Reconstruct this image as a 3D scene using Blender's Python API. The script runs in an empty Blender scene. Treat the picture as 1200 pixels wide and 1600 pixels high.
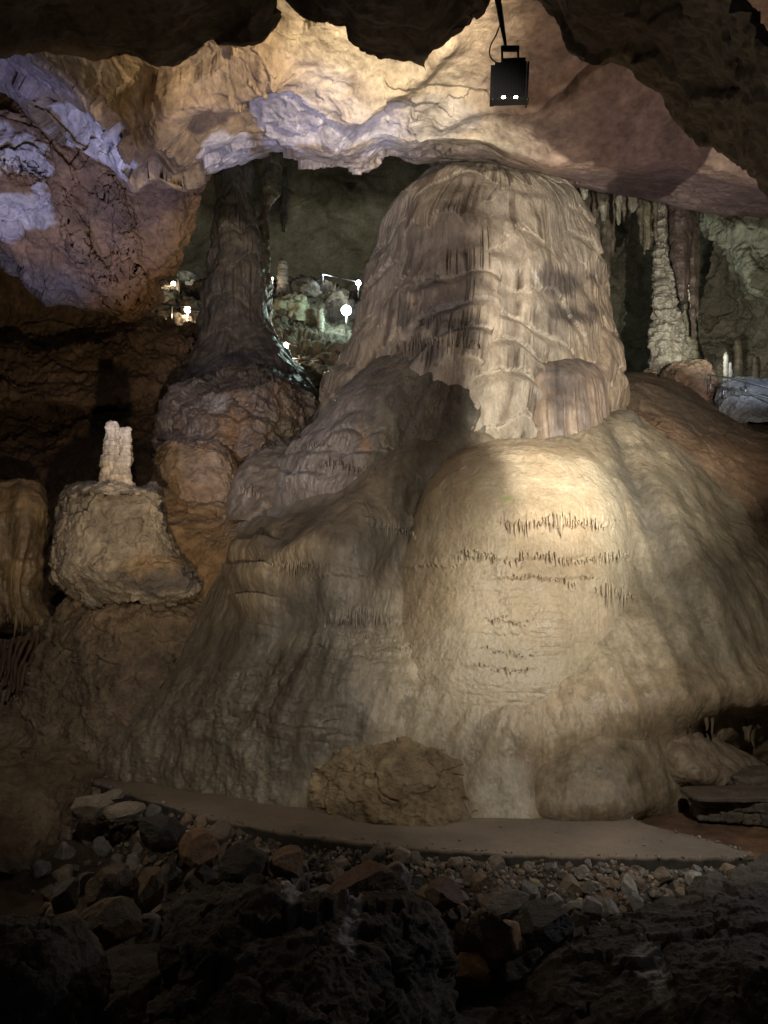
import bpy, math, random
import numpy as np
from mathutils import Vector, Matrix, Quaternion
rad = math.radians
scene = bpy.context.scene

# ---------------------------------------------------------------- camera
CAMZ = 2.5; PITCH = 6.3; F = 1162.0
cam_d = bpy.data.cameras.new("camera"); cam = bpy.data.objects.new("camera", cam_d)
scene.collection.objects.link(cam); scene.camera = cam
cam.location = (0, 0, CAMZ); cam.rotation_euler = (rad(90 + PITCH), 0, 0)
cam_d.sensor_fit = 'HORIZONTAL'; cam_d.sensor_width = 36; cam_d.lens = 36 * F / 1200
cam_d.clip_start = 0.05; cam_d.clip_end = 400
scene.render.resolution_x = 768; scene.render.resolution_y = 1024

# ---------------------------------------------------------------- world (a closed cave: almost no ambient)
w = bpy.data.worlds.new("World"); scene.world = w; w.use_nodes = True
bg = w.node_tree.nodes['Background']; bg.inputs[0].default_value = (0.85, 0.80, 0.85, 1); bg.inputs[1].default_value = 0.02
scene.view_settings.view_transform = 'Standard'; scene.view_settings.look = 'None'
scene.view_settings.exposure = 0; scene.view_settings.gamma = 1
scene.cycles.use_denoising = True
scene.cycles.max_bounces = 4; scene.cycles.diffuse_bounces = 3; scene.cycles.glossy_bounces = 2
scene.cycles.sample_clamp_indirect = 2.0; scene.cycles.caustics_reflective = False

# ---------------------------------------------------------------- picture <-> place
ct, st = math.cos(rad(PITCH)), math.sin(rad(PITCH))
def Pn(px, py, Y):
    px, py, Y = np.broadcast_arrays(np.asarray(px, float), np.asarray(py, float), np.asarray(Y, float))
    u = (px - 600) / F; v = (800 - py) / F
    dy = ct - v * st; dz = st + v * ct; k = Y / dy
    return np.stack([u * k, Y, CAMZ + dz * k], -1)
def P(px, py, Y): return Vector(Pn(px, py, Y).tolist())
def PZ(px, py, z):
    u = (px - 600) / F; v = (800 - py) / F
    dy = ct - v * st; dz = st + v * ct; k = (z - CAMZ) / dz
    return Vector((u * k, dy * k, z))
def proj(V):
    x, y, z = V[..., 0], V[..., 1], V[..., 2] - CAMZ
    fz = y * ct + z * st; up = -y * st + z * ct
    return 600 + F * x / fz, 800 - F * up / fz

# ---------------------------------------------------------------- spot lamps; several are unseen fills added to brighten parts
def aim(o, src, dst):
    o.location = src
    o.rotation_euler = (Vector(dst) - Vector(src)).to_track_quat('-Z', 'Y').to_euler()
def spot(name, src, dst, power, color, cone, blend=0.3, size=0.03):
    l = bpy.data.lights.new(name, 'SPOT'); l.energy = power; l.color = color
    l.spot_size = rad(cone); l.spot_blend = blend; l.shadow_soft_size = size
    o = bpy.data.objects.new(name, l); scene.collection.objects.link(o); aim(o, src, dst); return o
def point(name, src, power, color, size=0.05):
    l = bpy.data.lights.new(name, 'POINT'); l.energy = power; l.color = color; l.shadow_soft_size = size
    o = bpy.data.objects.new(name, l); scene.collection.objects.link(o); o.location = src; return o
COOL = (0.42, 0.48, 1.0); LILAC = (0.92, 0.88, 1.0)
LAMPY = 7.0
L_MOUND = Vector((3.9, 4.4, 3.2))
spot('light_mound', L_MOUND, P(800, 895, 9.8), 880, (1.0, .91, .77), 52, 0.8, 0.015)
spot('light_lower', (2.2, 3.6, 4.7), P(940, 1040, 9.4), 560, (1.0, .89, .73), 72, 0.7, 0.06)  # unseen fill added to lift the lower slopes
L_WASH = Vector((3.3, 3.5, 4.0))
spot('light_wash', L_WASH, P(900, 540, 11), 4700, (1.0, .90, .75), 60, 0.9, 0.012)
spot('light_column', (0.2, 3.0, 4.6), P(690, 340, 12.6), 800, (1.0, .88, .79), 32, 0.5, 0.05)
spot('light_violet', (6.8, 10.6, 3.6), P(900, 268, 13.2), 110, (.45, .42, 1.0), 70, 0.9, 0.1)  # unseen blue spot added to tint the ceiling's lip band
spot('light_overhang', (1.2, 3.6, 1.2), P(900, 20, 5.6), 65, (1.0, .86, .68), 120, 0.8, 0.1)  # unseen faint fill added to lift the near overhang
spot('light_lilac', (-4.6, 7.0, 5.0), P(480, 560, 13.5), 480, LILAC, 64, 0.6, 0.08)
spot('light_ceiling', P(660, 10, 7.0), P(660, 10, 7.0) + Vector((-.5, 1.0, 1.3)), 760, (1.0, .82, .58), 104, 0.5, 0.08)
spot('light_ceiling_right', (2.4, 7.2, 5.7), P(860, 160, 10.8), 150, (1.0, .77, .62), 110, 0.8, 0.06)  # unseen free-floating spot added to brighten the right ceiling
spot('light_cool', (-1.2, 7.5, 2.2), P(440, 225, 12.2), 1250, COOL, 34, 0.5, 0.05)
spot('light_cool_left', (-3.6, 8.0, 3.0), P(50, 280, 13), 1700, COOL, 38, 0.5, 0.05)
spot('light_left_warm', (-1.6, 5.0, 1.8), P(180, 420, 14), 900, (1.0, .72, .42), 80, 0.7, 0.08)
spot('light_low', (-1.0, 2.0, 4.8), P(330, 930, 11), 600, (1.0, .89, .74), 56, 0.7, 0.1)
spot('light_rubble', (5.5, 8.0, 2.6), P(760, 1420, 6.3), 150, (.86, .90, 1.0), 70, 0.8, 0.05)
spot('light_rubble_warm', (-4.5, 7.0, 3.2), P(350, 1380, 7.0), 75, (1.0, .82, .62), 80, 0.8, 0.08)  # unseen warm fill added over the left rubble
spot('light_mud', (6.5, 9.5, 6.5), P(1060, 690, 15), 260, (1.0, .72, .5), 50, 0.8, 0.08)  # unseen fill added to brighten the brown slope

# ---------------------------------------------------------------- noise
def _h(ix, iy, iz, seed):
    with np.errstate(over='ignore'):
        h = (ix.astype(np.uint32) * np.uint32(374761393)) ^ (iy.astype(np.uint32) * np.uint32(668265263)) ^ (iz.astype(np.uint32) * np.uint32(2147483647 - 1013)) ^ np.uint32((seed * 362437 + 1013904223) & 0xffffffff)
        h = (h ^ (h >> np.uint32(13))) * np.uint32(1274126177)
        h = (h ^ (h >> np.uint32(15))) * np.uint32(2246822519)
        return h ^ (h >> np.uint32(16))
_G = np.random.RandomState(3).normal(size=(256, 3)); _G /= np.linalg.norm(_G, axis=1)[:, None]
from concurrent.futures import ThreadPoolExecutor
_POOL = ThreadPoolExecutor(4)
def noise(X, scale=1.0, seed=0):
    X = np.asarray(X); shp = X.shape[:-1]; Xf = X.reshape(-1, 3); n = len(Xf)
    if n < 20000: return _noise(Xf, scale, seed).reshape(shp)
    ch = [Xf[i:i + 16000] for i in range(0, n, 16000)]
    return np.concatenate(list(_POOL.map(lambda q: _noise(q, scale, seed), ch))).reshape(shp)
def _noise(X, scale=1.0, seed=0):
    """gradient noise, about -1..1; X (...,3), scale scalar or 3-vector"""
    X = np.asarray(X) * np.asarray(scale) + 57.3
    i = np.floor(X).astype(np.int64); f = X - i
    u = f * f * f * (f * (f * 6 - 15) + 10)
    out = 0
    for a in (0, 1):
        for b in (0, 1):
            for c in (0, 1):
                g = _G[_h(i[..., 0] + a, i[..., 1] + b, i[..., 2] + c, seed) & np.uint32(255)]
                d = g[..., 0] * (f[..., 0] - a) + g[..., 1] * (f[..., 1] - b) + g[..., 2] * (f[..., 2] - c)
                wx = u[..., 0] if a else 1 - u[..., 0]; wy = u[..., 1] if b else 1 - u[..., 1]; wz = u[..., 2] if c else 1 - u[..., 2]
                out = out + d * wx * wy * wz
    return out * 1.7
def fbm(X, scale=1.0, oct=4, seed=0, gain=0.5):
    o = 0; a = 1.0; s = np.asarray(scale, float)
    for k in range(oct):
        o = o + a * noise(X, s, seed + k * 7); a *= gain; s = s * 2.03
    return o
def ridged(X, scale=1.0, oct=4, seed=0, gain=0.5):
    o = 0; a = 1.0; s = np.asarray(scale, float)
    for k in range(oct):
        o = o + a * (1 - 2 * np.abs(noise(X, s, seed + k * 7))); a *= gain; s = s * 2.1
    return o
def n1(s, scale, seed=0, z=None, zs=0.0):
    s = np.asarray(s, float); X = np.zeros(s.shape + (3,)); X[..., 0] = s * scale
    if z is not None: X[..., 1] = z * zs
    X[..., 2] = seed * 3.7
    return noise(X, 1.0, seed)
def facets(X, scale, seed=0, tilt=0.6):
    """broken-rock planes: each Worley cell is a randomly tilted facet; returns (height, edge distance)"""
    X = np.asarray(X) * np.asarray(scale) + 31.7; shp = X.shape[:-1]; X = X.reshape(-1, 3)
    i = np.floor(X).astype(np.int64); best = np.full(len(X), 9e9); sec = np.full(len(X), 9e9); val = np.zeros(len(X))
    R = np.random.RandomState(seed + 11).rand(4096, 7)
    for a in (-1, 0, 1):
        for b in (-1, 0, 1):
            for c in (-1, 0, 1):
                h = _h(i[:, 0] + a, i[:, 1] + b, i[:, 2] + c, seed) & np.uint32(4095)
                r = R[h]; d = X - (i + np.array([a, b, c]) + r[:, :3]); dd = (d * d).sum(1)
                v = (d * (r[:, 3:6] * 2 - 1)).sum(1) * tilt + (r[:, 6] - .5)
                m = dd < best; sec = np.where(m, best, np.minimum(sec, dd)); val = np.where(m, v, val); best = np.where(m, dd, best)
    return val.reshape(shp), (np.sqrt(sec) - np.sqrt(best)).reshape(shp)
def sm(a, b, x):
    t = np.clip((np.asarray(x, float) - a) / (b - a), 0, 1); return t * t * (3 - 2 * t)

# ---------------------------------------------------------------- materials
def mat_rock(name, fine=18.0, bump=0.5, rough=0.75, spec=0.35, var=0.35, stretch=1.0, wet=0.0, streak=0.0):
    m = bpy.data.materials.new(name); m.use_nodes = True; nt = m.node_tree; N = nt.nodes; Lk = nt.links
    b = N['Principled BSDF']
    at = N.new('ShaderNodeAttribute'); at.attribute_name = 'Col'
    tc = N.new('ShaderNodeTexCoord'); mp = N.new('ShaderNodeMapping'); mp.inputs['Scale'].default_value = (1, 1, stretch)
    Lk.new(tc.outputs['Object'], mp.inputs[0])
    n_a = N.new('ShaderNodeTexNoise'); n_a.inputs['Scale'].default_value = fine; n_a.inputs['Detail'].default_value = 8; n_a.inputs['Roughness'].default_value = .65
    n_b = N.new('ShaderNodeTexNoise'); n_b.inputs['Scale'].default_value = fine * .23; n_b.inputs['Detail'].default_value = 5
    vo = N.new('ShaderNodeTexVoronoi'); vo.inputs['Scale'].default_value = fine * .9
    for t in (n_a, n_b, vo): Lk.new(mp.outputs[0], t.inputs['Vector'])
    mr = N.new('ShaderNodeMapRange'); mr.inputs[1].default_value = .3; mr.inputs[2].default_value = .7; mr.inputs[3].default_value = 1 - var; mr.inputs[4].default_value = 1 + var
    mr2 = N.new('ShaderNodeMapRange'); mr2.inputs[1].default_value = .3; mr2.inputs[2].default_value = .7; mr2.inputs[3].default_value = 1 - var * .7; mr2.inputs[4].default_value = 1 + var * .7
    Lk.new(n_a.outputs[0], mr.inputs[0]); Lk.new(n_b.outputs[0], mr2.inputs[0])
    mu = N.new('ShaderNodeMath'); mu.operation = 'MULTIPLY'; Lk.new(mr.outputs[0], mu.inputs[0]); Lk.new(mr2.outputs[0], mu.inputs[1])
    vm = N.new('ShaderNodeVectorMath'); vm.operation = 'SCALE'; Lk.new(at.outputs['Color'], vm.inputs[0]); Lk.new(mu.outputs[0], vm.inputs['Scale'])
    if streak:
        mp2 = N.new('ShaderNodeMapping'); mp2.inputs['Scale'].default_value = (1, 1, .10); Lk.new(tc.outputs['Object'], mp2.inputs[0])
        n_c = N.new('ShaderNodeTexNoise'); n_c.inputs['Scale'].default_value = 9; n_c.inputs['Detail'].default_value = 6; n_c.inputs['Roughness'].default_value = .7; Lk.new(mp2.outputs[0], n_c.inputs['Vector'])
        mr3 = N.new('ShaderNodeMapRange'); mr3.inputs[1].default_value = .33; mr3.inputs[2].default_value = .62; mr3.inputs[3].default_value = 1 - streak; mr3.inputs[4].default_value = 1 + streak * .35
        Lk.new(n_c.outputs[0], mr3.inputs[0]); mu3 = N.new('ShaderNodeMath'); mu3.operation = 'MULTIPLY'; Lk.new(mu.outputs[0], mu3.inputs[0]); Lk.new(mr3.outputs[0], mu3.inputs[1]); Lk.new(mu3.outputs[0], vm.inputs['Scale'])
    Lk.new(vm.outputs[0], b.inputs['Base Color'])
    ad = N.new('ShaderNodeMath'); ad.operation = 'MULTIPLY_ADD'; ad.inputs[1].default_value = .35
    Lk.new(vo.outputs['Distance'], ad.inputs[0]); Lk.new(n_a.outputs[0], ad.inputs[2])
    bp = N.new('ShaderNodeBump'); bp.inputs['Strength'].default_value = bump; bp.inputs['Distance'].default_value = .6 / fine
    Lk.new(ad.outputs[0], bp.inputs['Height']); Lk.new(bp.outputs[0], b.inputs['Normal'])
    rr = N.new('ShaderNodeMapRange'); rr.inputs[1].default_value = .35; rr.inputs[2].default_value = .65
    rr.inputs[3].default_value = max(.08, rough - wet); rr.inputs[4].default_value = min(1, rough + .1)
    Lk.new(n_b.outputs[0], rr.inputs[0]); Lk.new(rr.outputs[0], b.inputs['Roughness'])
    b.inputs['Specular IOR Level'].default_value = spec
    return m
def mat_plain(name, col, rough=.5, metal=0, emit=None, es=0):
    m = bpy.data.materials.new(name); m.use_nodes = True; N = m.node_tree.nodes; b = N['Principled BSDF']
    no = N.new('ShaderNodeTexNoise'); no.inputs['Scale'].default_value = 40; no.inputs['Detail'].default_value = 4
    mx = N.new('ShaderNodeMixRGB'); mx.blend_type = 'MULTIPLY'; mx.inputs[0].default_value = .35; mx.inputs[1].default_value = (*col, 1)
    m.node_tree.links.new(no.outputs[0], mx.inputs[2]); m.node_tree.links.new(mx.outputs[0], b.inputs['Base Color'])
    b.inputs['Roughness'].default_value = rough; b.inputs['Metallic'].default_value = metal
    if emit: b.inputs['Emission Color'].default_value = (*emit, 1); b.inputs['Emission Strength'].default_value = es
    return m
M = dict(
    flow=mat_rock('flowstone', 22, .5, .5, .5, .20, .6, .26, .30),
    flow_wet=mat_rock('wet_flowstone', 26, .5, .52, .45, .14, .8, .26, .10),
    rock=mat_rock('cave_rock', 9, .7, .8, .3, .30),
    rock_small=mat_rock('broken_rock', 22, .6, .7, .4, .30),
    dirt=mat_rock('cave_dirt', 40, .8, .9, .2, .30),
    conc=mat_rock('path_concrete', 60, .35, .85, .25, .14),
    black=mat_plain('black_metal', (.004, .004, .004), .7, 0),
    cable=mat_plain('black_rubber', (.01, .01, .01), .6),
    steel=mat_plain('rail_steel', (.5, .5, .5), .35, .9),
    led=mat_plain('lamp_glass', (.9, .9, .9), .3, 0, (1, .97, .85), 30),
    glow_w=mat_plain('lit_lamp_warm', (.9, .9, .9), .3, 0, (1, .80, .52), 60),
    glow_g=mat_plain('lit_lamp_green', (.9, .9, .9), .3, 0, (.70, 1, .86), 60),
    glow_c=mat_plain('lit_lamp_cool', (.9, .9, .9), .3, 0, (.80, .93, 1), 60),
)

# ---------------------------------------------------------------- object helpers
COL = scene.collection
def tag(o, label=None, cat=None, group=None, kind=None):
    if label: o['label'] = label
    if cat: o['category'] = cat
    if group: o['group'] = group
    if kind: o['kind'] = kind
    return o
def thing(name, loc, label, cat, group=None):
    o = bpy.data.objects.new(name, None); COL.objects.link(o); o.location = loc; o.empty_display_size = .2
    return tag(o, label, cat, group)
def adopt(o, parent):
    if parent is not None:
        o.parent = parent; o.matrix_parent_inverse = Matrix.Translation(-parent.location)
    return o
def mesh_obj(name, V, faces, mat, col=None, parent=None, smooth=True):
    """V (n,3) world coordinates, faces (m,3|4) int array"""
    V = np.asarray(V, np.float32); Fc = np.asarray(faces, np.int32); k = Fc.shape[1]
    me = bpy.data.meshes.new(name); me.vertices.add(len(V)); me.vertices.foreach_set('co', V.ravel())
    me.loops.add(Fc.size); me.loops.foreach_set('vertex_index', Fc.ravel())
    me.polygons.add(len(Fc)); me.polygons.foreach_set('loop_start', np.arange(0, Fc.size, k, dtype=np.int32))
    me.update(calc_edges=True); me.validate()
    me.polygons.foreach_set('use_smooth', np.full(len(me.polygons), smooth))
    if col is not None and len(me.vertices) == len(V):
        a = me.color_attributes.new('Col', 'FLOAT_COLOR', 'POINT')
        c = np.ones((len(V), 4), np.float32); c[:, :3] = np.clip(np.broadcast_to(col, (len(V), 3)), 0.002, .9); a.data.foreach_set('color', c.ravel())
    me.materials.append(mat)
    o = bpy.data.objects.new(name, me); COL.objects.link(o)
    return adopt(o, parent)
def join_parts(parts):
    """[(V, F(tri/quad), col)] -> one vertex/face/colour set (quads)"""
    Vs, Fs, Cs, n = [], [], [], 0
    for V, Fq, c in parts:
        Vs.append(V); Fs.append(np.asarray(Fq) + n); Cs.append(np.broadcast_to(c, (len(V), 3))); n += len(V)
    return np.concatenate(Vs), np.concatenate(Fs), np.concatenate(Cs)
def cr(t, K):
    """Catmull-Rom along axis 0 of K at parameters t in 0..1"""
    n = K.shape[0]; x = np.clip(t, 0, 1) * (n - 1); i = np.minimum(x.astype(int), n - 2); f = x - i
    K0 = K[np.maximum(i - 1, 0)]; K1 = K[i]; K2 = K[i + 1]; K3 = K[np.minimum(i + 2, n - 1)]
    f = f.reshape((-1,) + (1,) * (K.ndim - 1))
    m1 = (K2 - K0) * .5; m2 = (K3 - K1) * .5
    return (2 * f**3 - 3 * f**2 + 1) * K1 + (f**3 - 2 * f**2 + f) * m1 + (-2 * f**3 + 3 * f**2) * K2 + (f**3 - f**2) * m2
def normals(V):
    a = np.gradient(V, axis=0); b = np.gradient(V, axis=1); n = np.cross(a, b)
    return n / (np.linalg.norm(n, axis=-1, keepdims=True) + 1e-9)
class Patch:
    """a real surface lofted through rows of (px, py, distance) design points, then shaped by displacement"""
    def __init__(s, rows, nu, nv):
        K = np.array(rows, float)
        # even out the row spacing
        dl = np.linalg.norm(np.diff(K[:, :, :2], axis=0), axis=2).mean(1) + np.abs(np.diff(K[:, :, 2], axis=0)).mean(1) * 40 + 2
        cum = np.concatenate([[0], np.cumsum(dl)]); t = np.interp(np.linspace(0, cum[-1], nv), cum, np.linspace(0, 1, len(K)))
        A = cr(t, K)
        dl = np.linalg.norm(np.diff(K[:, :, :2], axis=1), axis=2).mean(0) + np.abs(np.diff(K[:, :, 2], axis=1)).mean(0) * 40 + 2
        cum = np.concatenate([[0], np.cumsum(dl)]); t = np.interp(np.linspace(0, cum[-1], nu), cum, np.linspace(0, 1, K.shape[1]))
        A = np.swapaxes(cr(t, np.swapaxes(A, 0, 1)), 0, 1)
        s.px, s.py, s.Y = A[..., 0], A[..., 1], A[..., 2]
        s.V = Pn(s.px, s.py, s.Y); s.nv, s.nu = nv, nu
        d = np.linalg.norm(np.diff(s.V, axis=1), axis=2).mean(0); s.S = np.broadcast_to(np.concatenate([[0], np.cumsum(d)]), (nv, nu))
        s.N = normals(s.V)
        tocam = np.array([0, 0, CAMZ]) - s.V
        if ((s.N * tocam).sum(-1) > 0).mean() < .5: s.N = -s.N; s.flip = True
        else: s.flip = False
        s.col = np.ones((nv, nu, 3)) * .3
    def push(s, d): s.V = s.V + s.N * np.asarray(d)[..., None]; return s
    def renorm(s):
        n = normals(s.V); s.N = -n if s.flip else n
        return s
    @property
    def z(s): return s.V[..., 2]
    def faces(s):
        i = np.arange(s.nv * s.nu).reshape(s.nv, s.nu)
        q = np.stack([i[:-1, :-1], i[:-1, 1:], i[1:, 1:], i[1:, :-1]], -1).reshape(-1, 4)
        return q if s.flip else q[:, ::-1]
    def build(s, name, mat, parent=None, smooth=True):
        s.obj = mesh_obj(name, s.V.reshape(-1, 3), s.faces(), mat, s.col.reshape(-1, 3), parent, smooth); return s.obj
    def sub(s, x0, x1, y0, y1):
        if not hasattr(s, '_pj'): s._pj = proj(s.V)
        X, Y = s._pj; m = (X > x0) & (X < x1) & (Y > y0) & (Y < y1)
        return X[m], Y[m], s.V[m], s.N[m], s.col[m]
    def at(s, px, py):
        """nearest surface point seen at a design pixel"""
        X, Y = proj(s.V); d = (X - px)**2 + (Y - py)**2; k = np.argmin(d); return s.V.reshape(-1, 3)[k], s.N.reshape(-1, 3)[k], s.col.reshape(-1, 3)[k]
def ring(py, xl, xr, Yc, R, a=112, n=15, pw=1.0, tilt=0.0):
    out = []
    for t in np.linspace(-a, a, n):
        sn, cs = math.sin(rad(t)), math.cos(rad(t))
        sx = math.copysign(abs(sn)**pw, sn); cy = math.copysign(abs(cs)**pw, cs)
        out.append(((xl + xr) / 2 + (xr - xl) / 2 * sx, py + tilt * cs, Yc - R * cy))
    return out
def c3(*v): return np.array(v, float)
def mixc(a, b, m): m = np.asarray(m)[..., None]; return a * (1 - m) + b * m
def blob(px, py, cx, cy, rx, ry, soft=.5, ang=0, nz=None):
    c, s_ = math.cos(rad(ang)), math.sin(rad(ang)); dx, dy = px - cx, py - cy
    u = (dx * c + dy * s_) / rx; v = (-dx * s_ + dy * c) / ry
    r = np.sqrt(u * u + v * v) + (0 if nz is None else nz)
    return 1 - sm(1 - soft, 1 + soft * .4, r)

def tiers(p, H, A, seed, jit=.10, warp=.35, fl=.03, freq=14.0, mask=1.0, sw=1.5, arch=1.1):
    """draped flowstone: lobes side by side, each stepped in arched tiers with a rounded shoulder and a slit curtain ending in ragged tips"""
    S, z = p.S, p.z
    u = (S + .45 * n1(z, .5, seed + 30, S, .3) + .25 * n1(z, 1.3, seed + 31, S, .5)) / sw
    kk = np.floor(u); x = u - kk - .5
    rnd = n1(kk * 5.13, 1.7, seed + 8) * 1.2
    wv = rnd * H + warp * n1(S, .5, seed, z, .3) + warp * .3 * n1(S, 1.7, seed + 1, z, .6) + arch * H * x * x
    j = jit * n1(S, freq * .55, seed + 2) + jit * .8 * n1(S, freq * 1.3, seed + 3)
    wz = (z + wv) / H; k = np.floor(wz); f0 = wz - k
    wz2 = wz + j / H * sm(.5, .0, f0); k2 = np.floor(wz2); f = wz2 - k2
    hs = n1(k2 * 2.7 + kk * 1.9, 1, seed + 4)
    amp = np.clip(.55 + .6 * n1(S, .7, seed + 14, z, .9) + .5 * hs, .04, 1.35)
    prof = sm(1.0, .60, f) * (.62 + .38 * f)
    curt = sm(.80, .50, f)
    q = np.abs(n1(S, freq * .5, seed + 5, z, .18)); q2 = np.abs(n1(S, freq, seed + 6, z, .25))
    where = sm(-.10, .30, n1(S, 1.6, seed + 7, z, 1.2))
    slit = np.maximum(sm(.16, .0, q), .8 * sm(.22, .0, q2)) * where
    rnd_ = .16 * (.5 - q2 * 1.2) 
    lobe = .5 * A * (1 - 4 * x * x) * sm(0, .3, .5 - np.abs(x))
    p.push((A * amp * prof + lobe + fl * (rnd_ - slit) * (.15 + .85 * curt) - .5 * A) * mask)
    return f, k2, curt, -slit * 1.2 + .2
def rockify(p, amp=.25, scale=.8, seed=0, fine=.5, strat=0.0):
    X = p.V; w_ = .30 / scale
    X = X + w_ * np.stack([fbm(X, .8 * scale, 4, seed + 50, .6), fbm(X, .8 * scale, 4, seed + 51, .6), fbm(X, .8 * scale, 4, seed + 52, .6)], -1)
    v, e = facets(X, c3(scale, scale, scale * (1 + strat)), seed)
    v2, e2 = facets(X, c3(1, 1, 1 + strat) * scale * 2.7, seed + 5)
    crk = sm(.0, .45, noise(p.V, scale * 1.1, seed + 60))
    d = amp * (v * .75 + .33 * v2 * fine * 2 + .55 * fbm(p.V, scale * 1.1, 6, seed + 9, .6))
    d = d - amp * .30 * (1 - sm(0, .06, e)) * crk
    p.push(d); return v, 1 - (1 - e.clip(0, 1)) * crk, v2, e2
def rockcol(p, base, alt, seed, scale=.7, v=None):
    m = sm(-.35, .35, fbm(p.V, scale, 4, seed)); c = mixc(base, alt, m)
    c = c * (1 + .25 * fbm(p.V, scale * 4, 4, seed + 3))[..., None]
    if v is not None: c = c * (1 + .22 * v)[..., None]
    return c

# base colours; the pale grey also paints pools of cool lamplight
CREAM = c3(.46, .38, .27); TAN = c3(.33, .255, .18); PINK = c3(.36, .28, .23); OLIVE = c3(.13, .125, .09)
GREY = c3(.20, .19, .185); DARK = c3(.07, .06, .05); OCHRE = c3(.34, .21, .10); BROWN = c3(.20, .135, .085); PALE_PATCH = c3(.62, .60, .60); UMBER = c3(.115, .075, .05)

# ================================================================ the great flowstone
flow = thing('flowstone_mountain', PZ(740, 1290, 0), 'giant pale flowstone column spreading into smooth mounds behind the curved path', 'flowstone')

# --- upper column
rows = [ring(262, 725, 800, 14.2, .35), ring(263, 700, 840, 14.3, .8), ring(270, 668, 872, 14.4, 1.2), ring(284, 645, 893, 14.5, 1.45), ring(310, 622, 908, 14.5, 1.62),
        ring(345, 606, 918, 14.5, 1.75), ring(385, 600, 930, 14.5, 1.88), ring(440, 590, 944, 14.5, 2.05), ring(490, 575, 954, 14.5, 2.2),
        ring(535, 556, 962, 14.5, 2.35), ring(580, 536, 970, 14.5, 2.5), ring(625, 515, 976, 14.5, 2.6), ring(670, 495, 972, 14.5, 2.7),
        ring(720, 480, 950, 14.5, 2.75), ring(790, 430, 940, 14.5, 2.8)]
p = Patch(rows, 1000, 620)
p.push(.10 * fbm(p.V, .8, 3, 4) + .16 * sm(.0, .7, n1(p.S, .9, 77, p.z, .15)) * sm(290, 380, p.py))
px, py = p.px, p.py
tm = .35 + .65 * sm(300, 400, py)
f, k, curt, flu = tiers(p, .80, .19, 21, jit=.17, warp=.95, fl=.085, freq=10, mask=tm, sw=2.1, arch=1.5)
p.renorm(); p.push(.008 * fbm(p.V, c3(9, 9, 2.5), 3, 8))
X = p.V
c = mixc(c3(.45, .39, .305), c3(.34, .30, .245), sm(-.3, .5, fbm(X, c3(1.4, 1.4, .35), 4, 31)))
c = mixc(c, c3(.40, .29, .18), .5 * sm(860, 960, px) * sm(380, 470, py))
c = mixc(c, c3(.34, .27, .21), .3 * blob(px, py, 720, 420, 90, 190, .6))
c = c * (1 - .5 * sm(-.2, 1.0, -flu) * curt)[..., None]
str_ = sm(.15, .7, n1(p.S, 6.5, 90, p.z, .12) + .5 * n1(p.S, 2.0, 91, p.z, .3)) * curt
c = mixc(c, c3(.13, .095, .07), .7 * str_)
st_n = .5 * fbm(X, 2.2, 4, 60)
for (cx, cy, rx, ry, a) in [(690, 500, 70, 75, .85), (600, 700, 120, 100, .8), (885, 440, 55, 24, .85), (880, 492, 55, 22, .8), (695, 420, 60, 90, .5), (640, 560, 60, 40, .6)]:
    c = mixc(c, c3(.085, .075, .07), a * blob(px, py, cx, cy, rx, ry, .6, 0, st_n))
c = mixc(c, c3(.22, .21, .24), .5 * sm(650, 600, px) * sm(540, 400, py))  # lavender light on the upper left edge, painted into the colour
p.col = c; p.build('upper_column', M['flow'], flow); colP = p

# --- dark flank under the column, left
rows = [ring(520, 672, 705, 13.3, .5), ring(535, 640, 745, 13.3, .85), ring(562, 592, 785, 13.3, 1.15), ring(600, 545, 805, 13.3, 1.45), ring(645, 500, 812, 13.3, 1.72),
        ring(690, 466, 812, 13.3, 1.95), ring(730, 438, 810, 13.3, 2.08), ring(765, 420, 805, 13.3, 2.1), ring(800, 420, 800, 13.3, 2.05)]
p = Patch(rows, 560, 420); px, py = p.px, p.py
p.push(.06 * fbm(p.V, .9, 3, 14) + .018 * fbm(p.V, c3(5, 5, 2.5), 5, 15, .6) - .02 * sm(.25, 0, np.abs(n1(p.S, 2.2, 16, p.z, .5))))
dm = np.maximum(blob(px, py, 545, 700, 70, 55, .5), blob(px, py, 462, 715, 55, 55, .5))
f, k, curt, flu = tiers(p, .36, .17, 41, jit=.09, warp=.2, fl=.055, freq=15, mask=.12 + .88 * dm, sw=.6)
c = mixc(c3(.11, .105, .085), c3(.18, .165, .13), sm(-.3, .4, fbm(p.V, c3(3, 3, 1), 4, 19)))
c = mixc(c, c3(.24, .215, .20), .8 * sm(600, 520, px + 60 * noise(p.V, 1.5, 3)))
c = mixc(c, c3(.07, .065, .055), .6 * blob(px, py, 720, 640, 45, 110, .6, 0, .4 * fbm(p.V, 2.5, 3, 6)))  # dark green tone, deepened as painted shade beside the beam edge
c = mixc(c, c3(.30, .18, .09), .6 * blob(px, py, 568, 690, 13, 24, .7, 0, .9 * fbm(p.V, 5, 4, 7)))
c = c * (1 - .35 * sm(.25, .9, -flu) * (.2 + .8 * dm))[..., None]
p.col = c; p.build('dark_flank', M['flow'], flow); flankP = p

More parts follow.
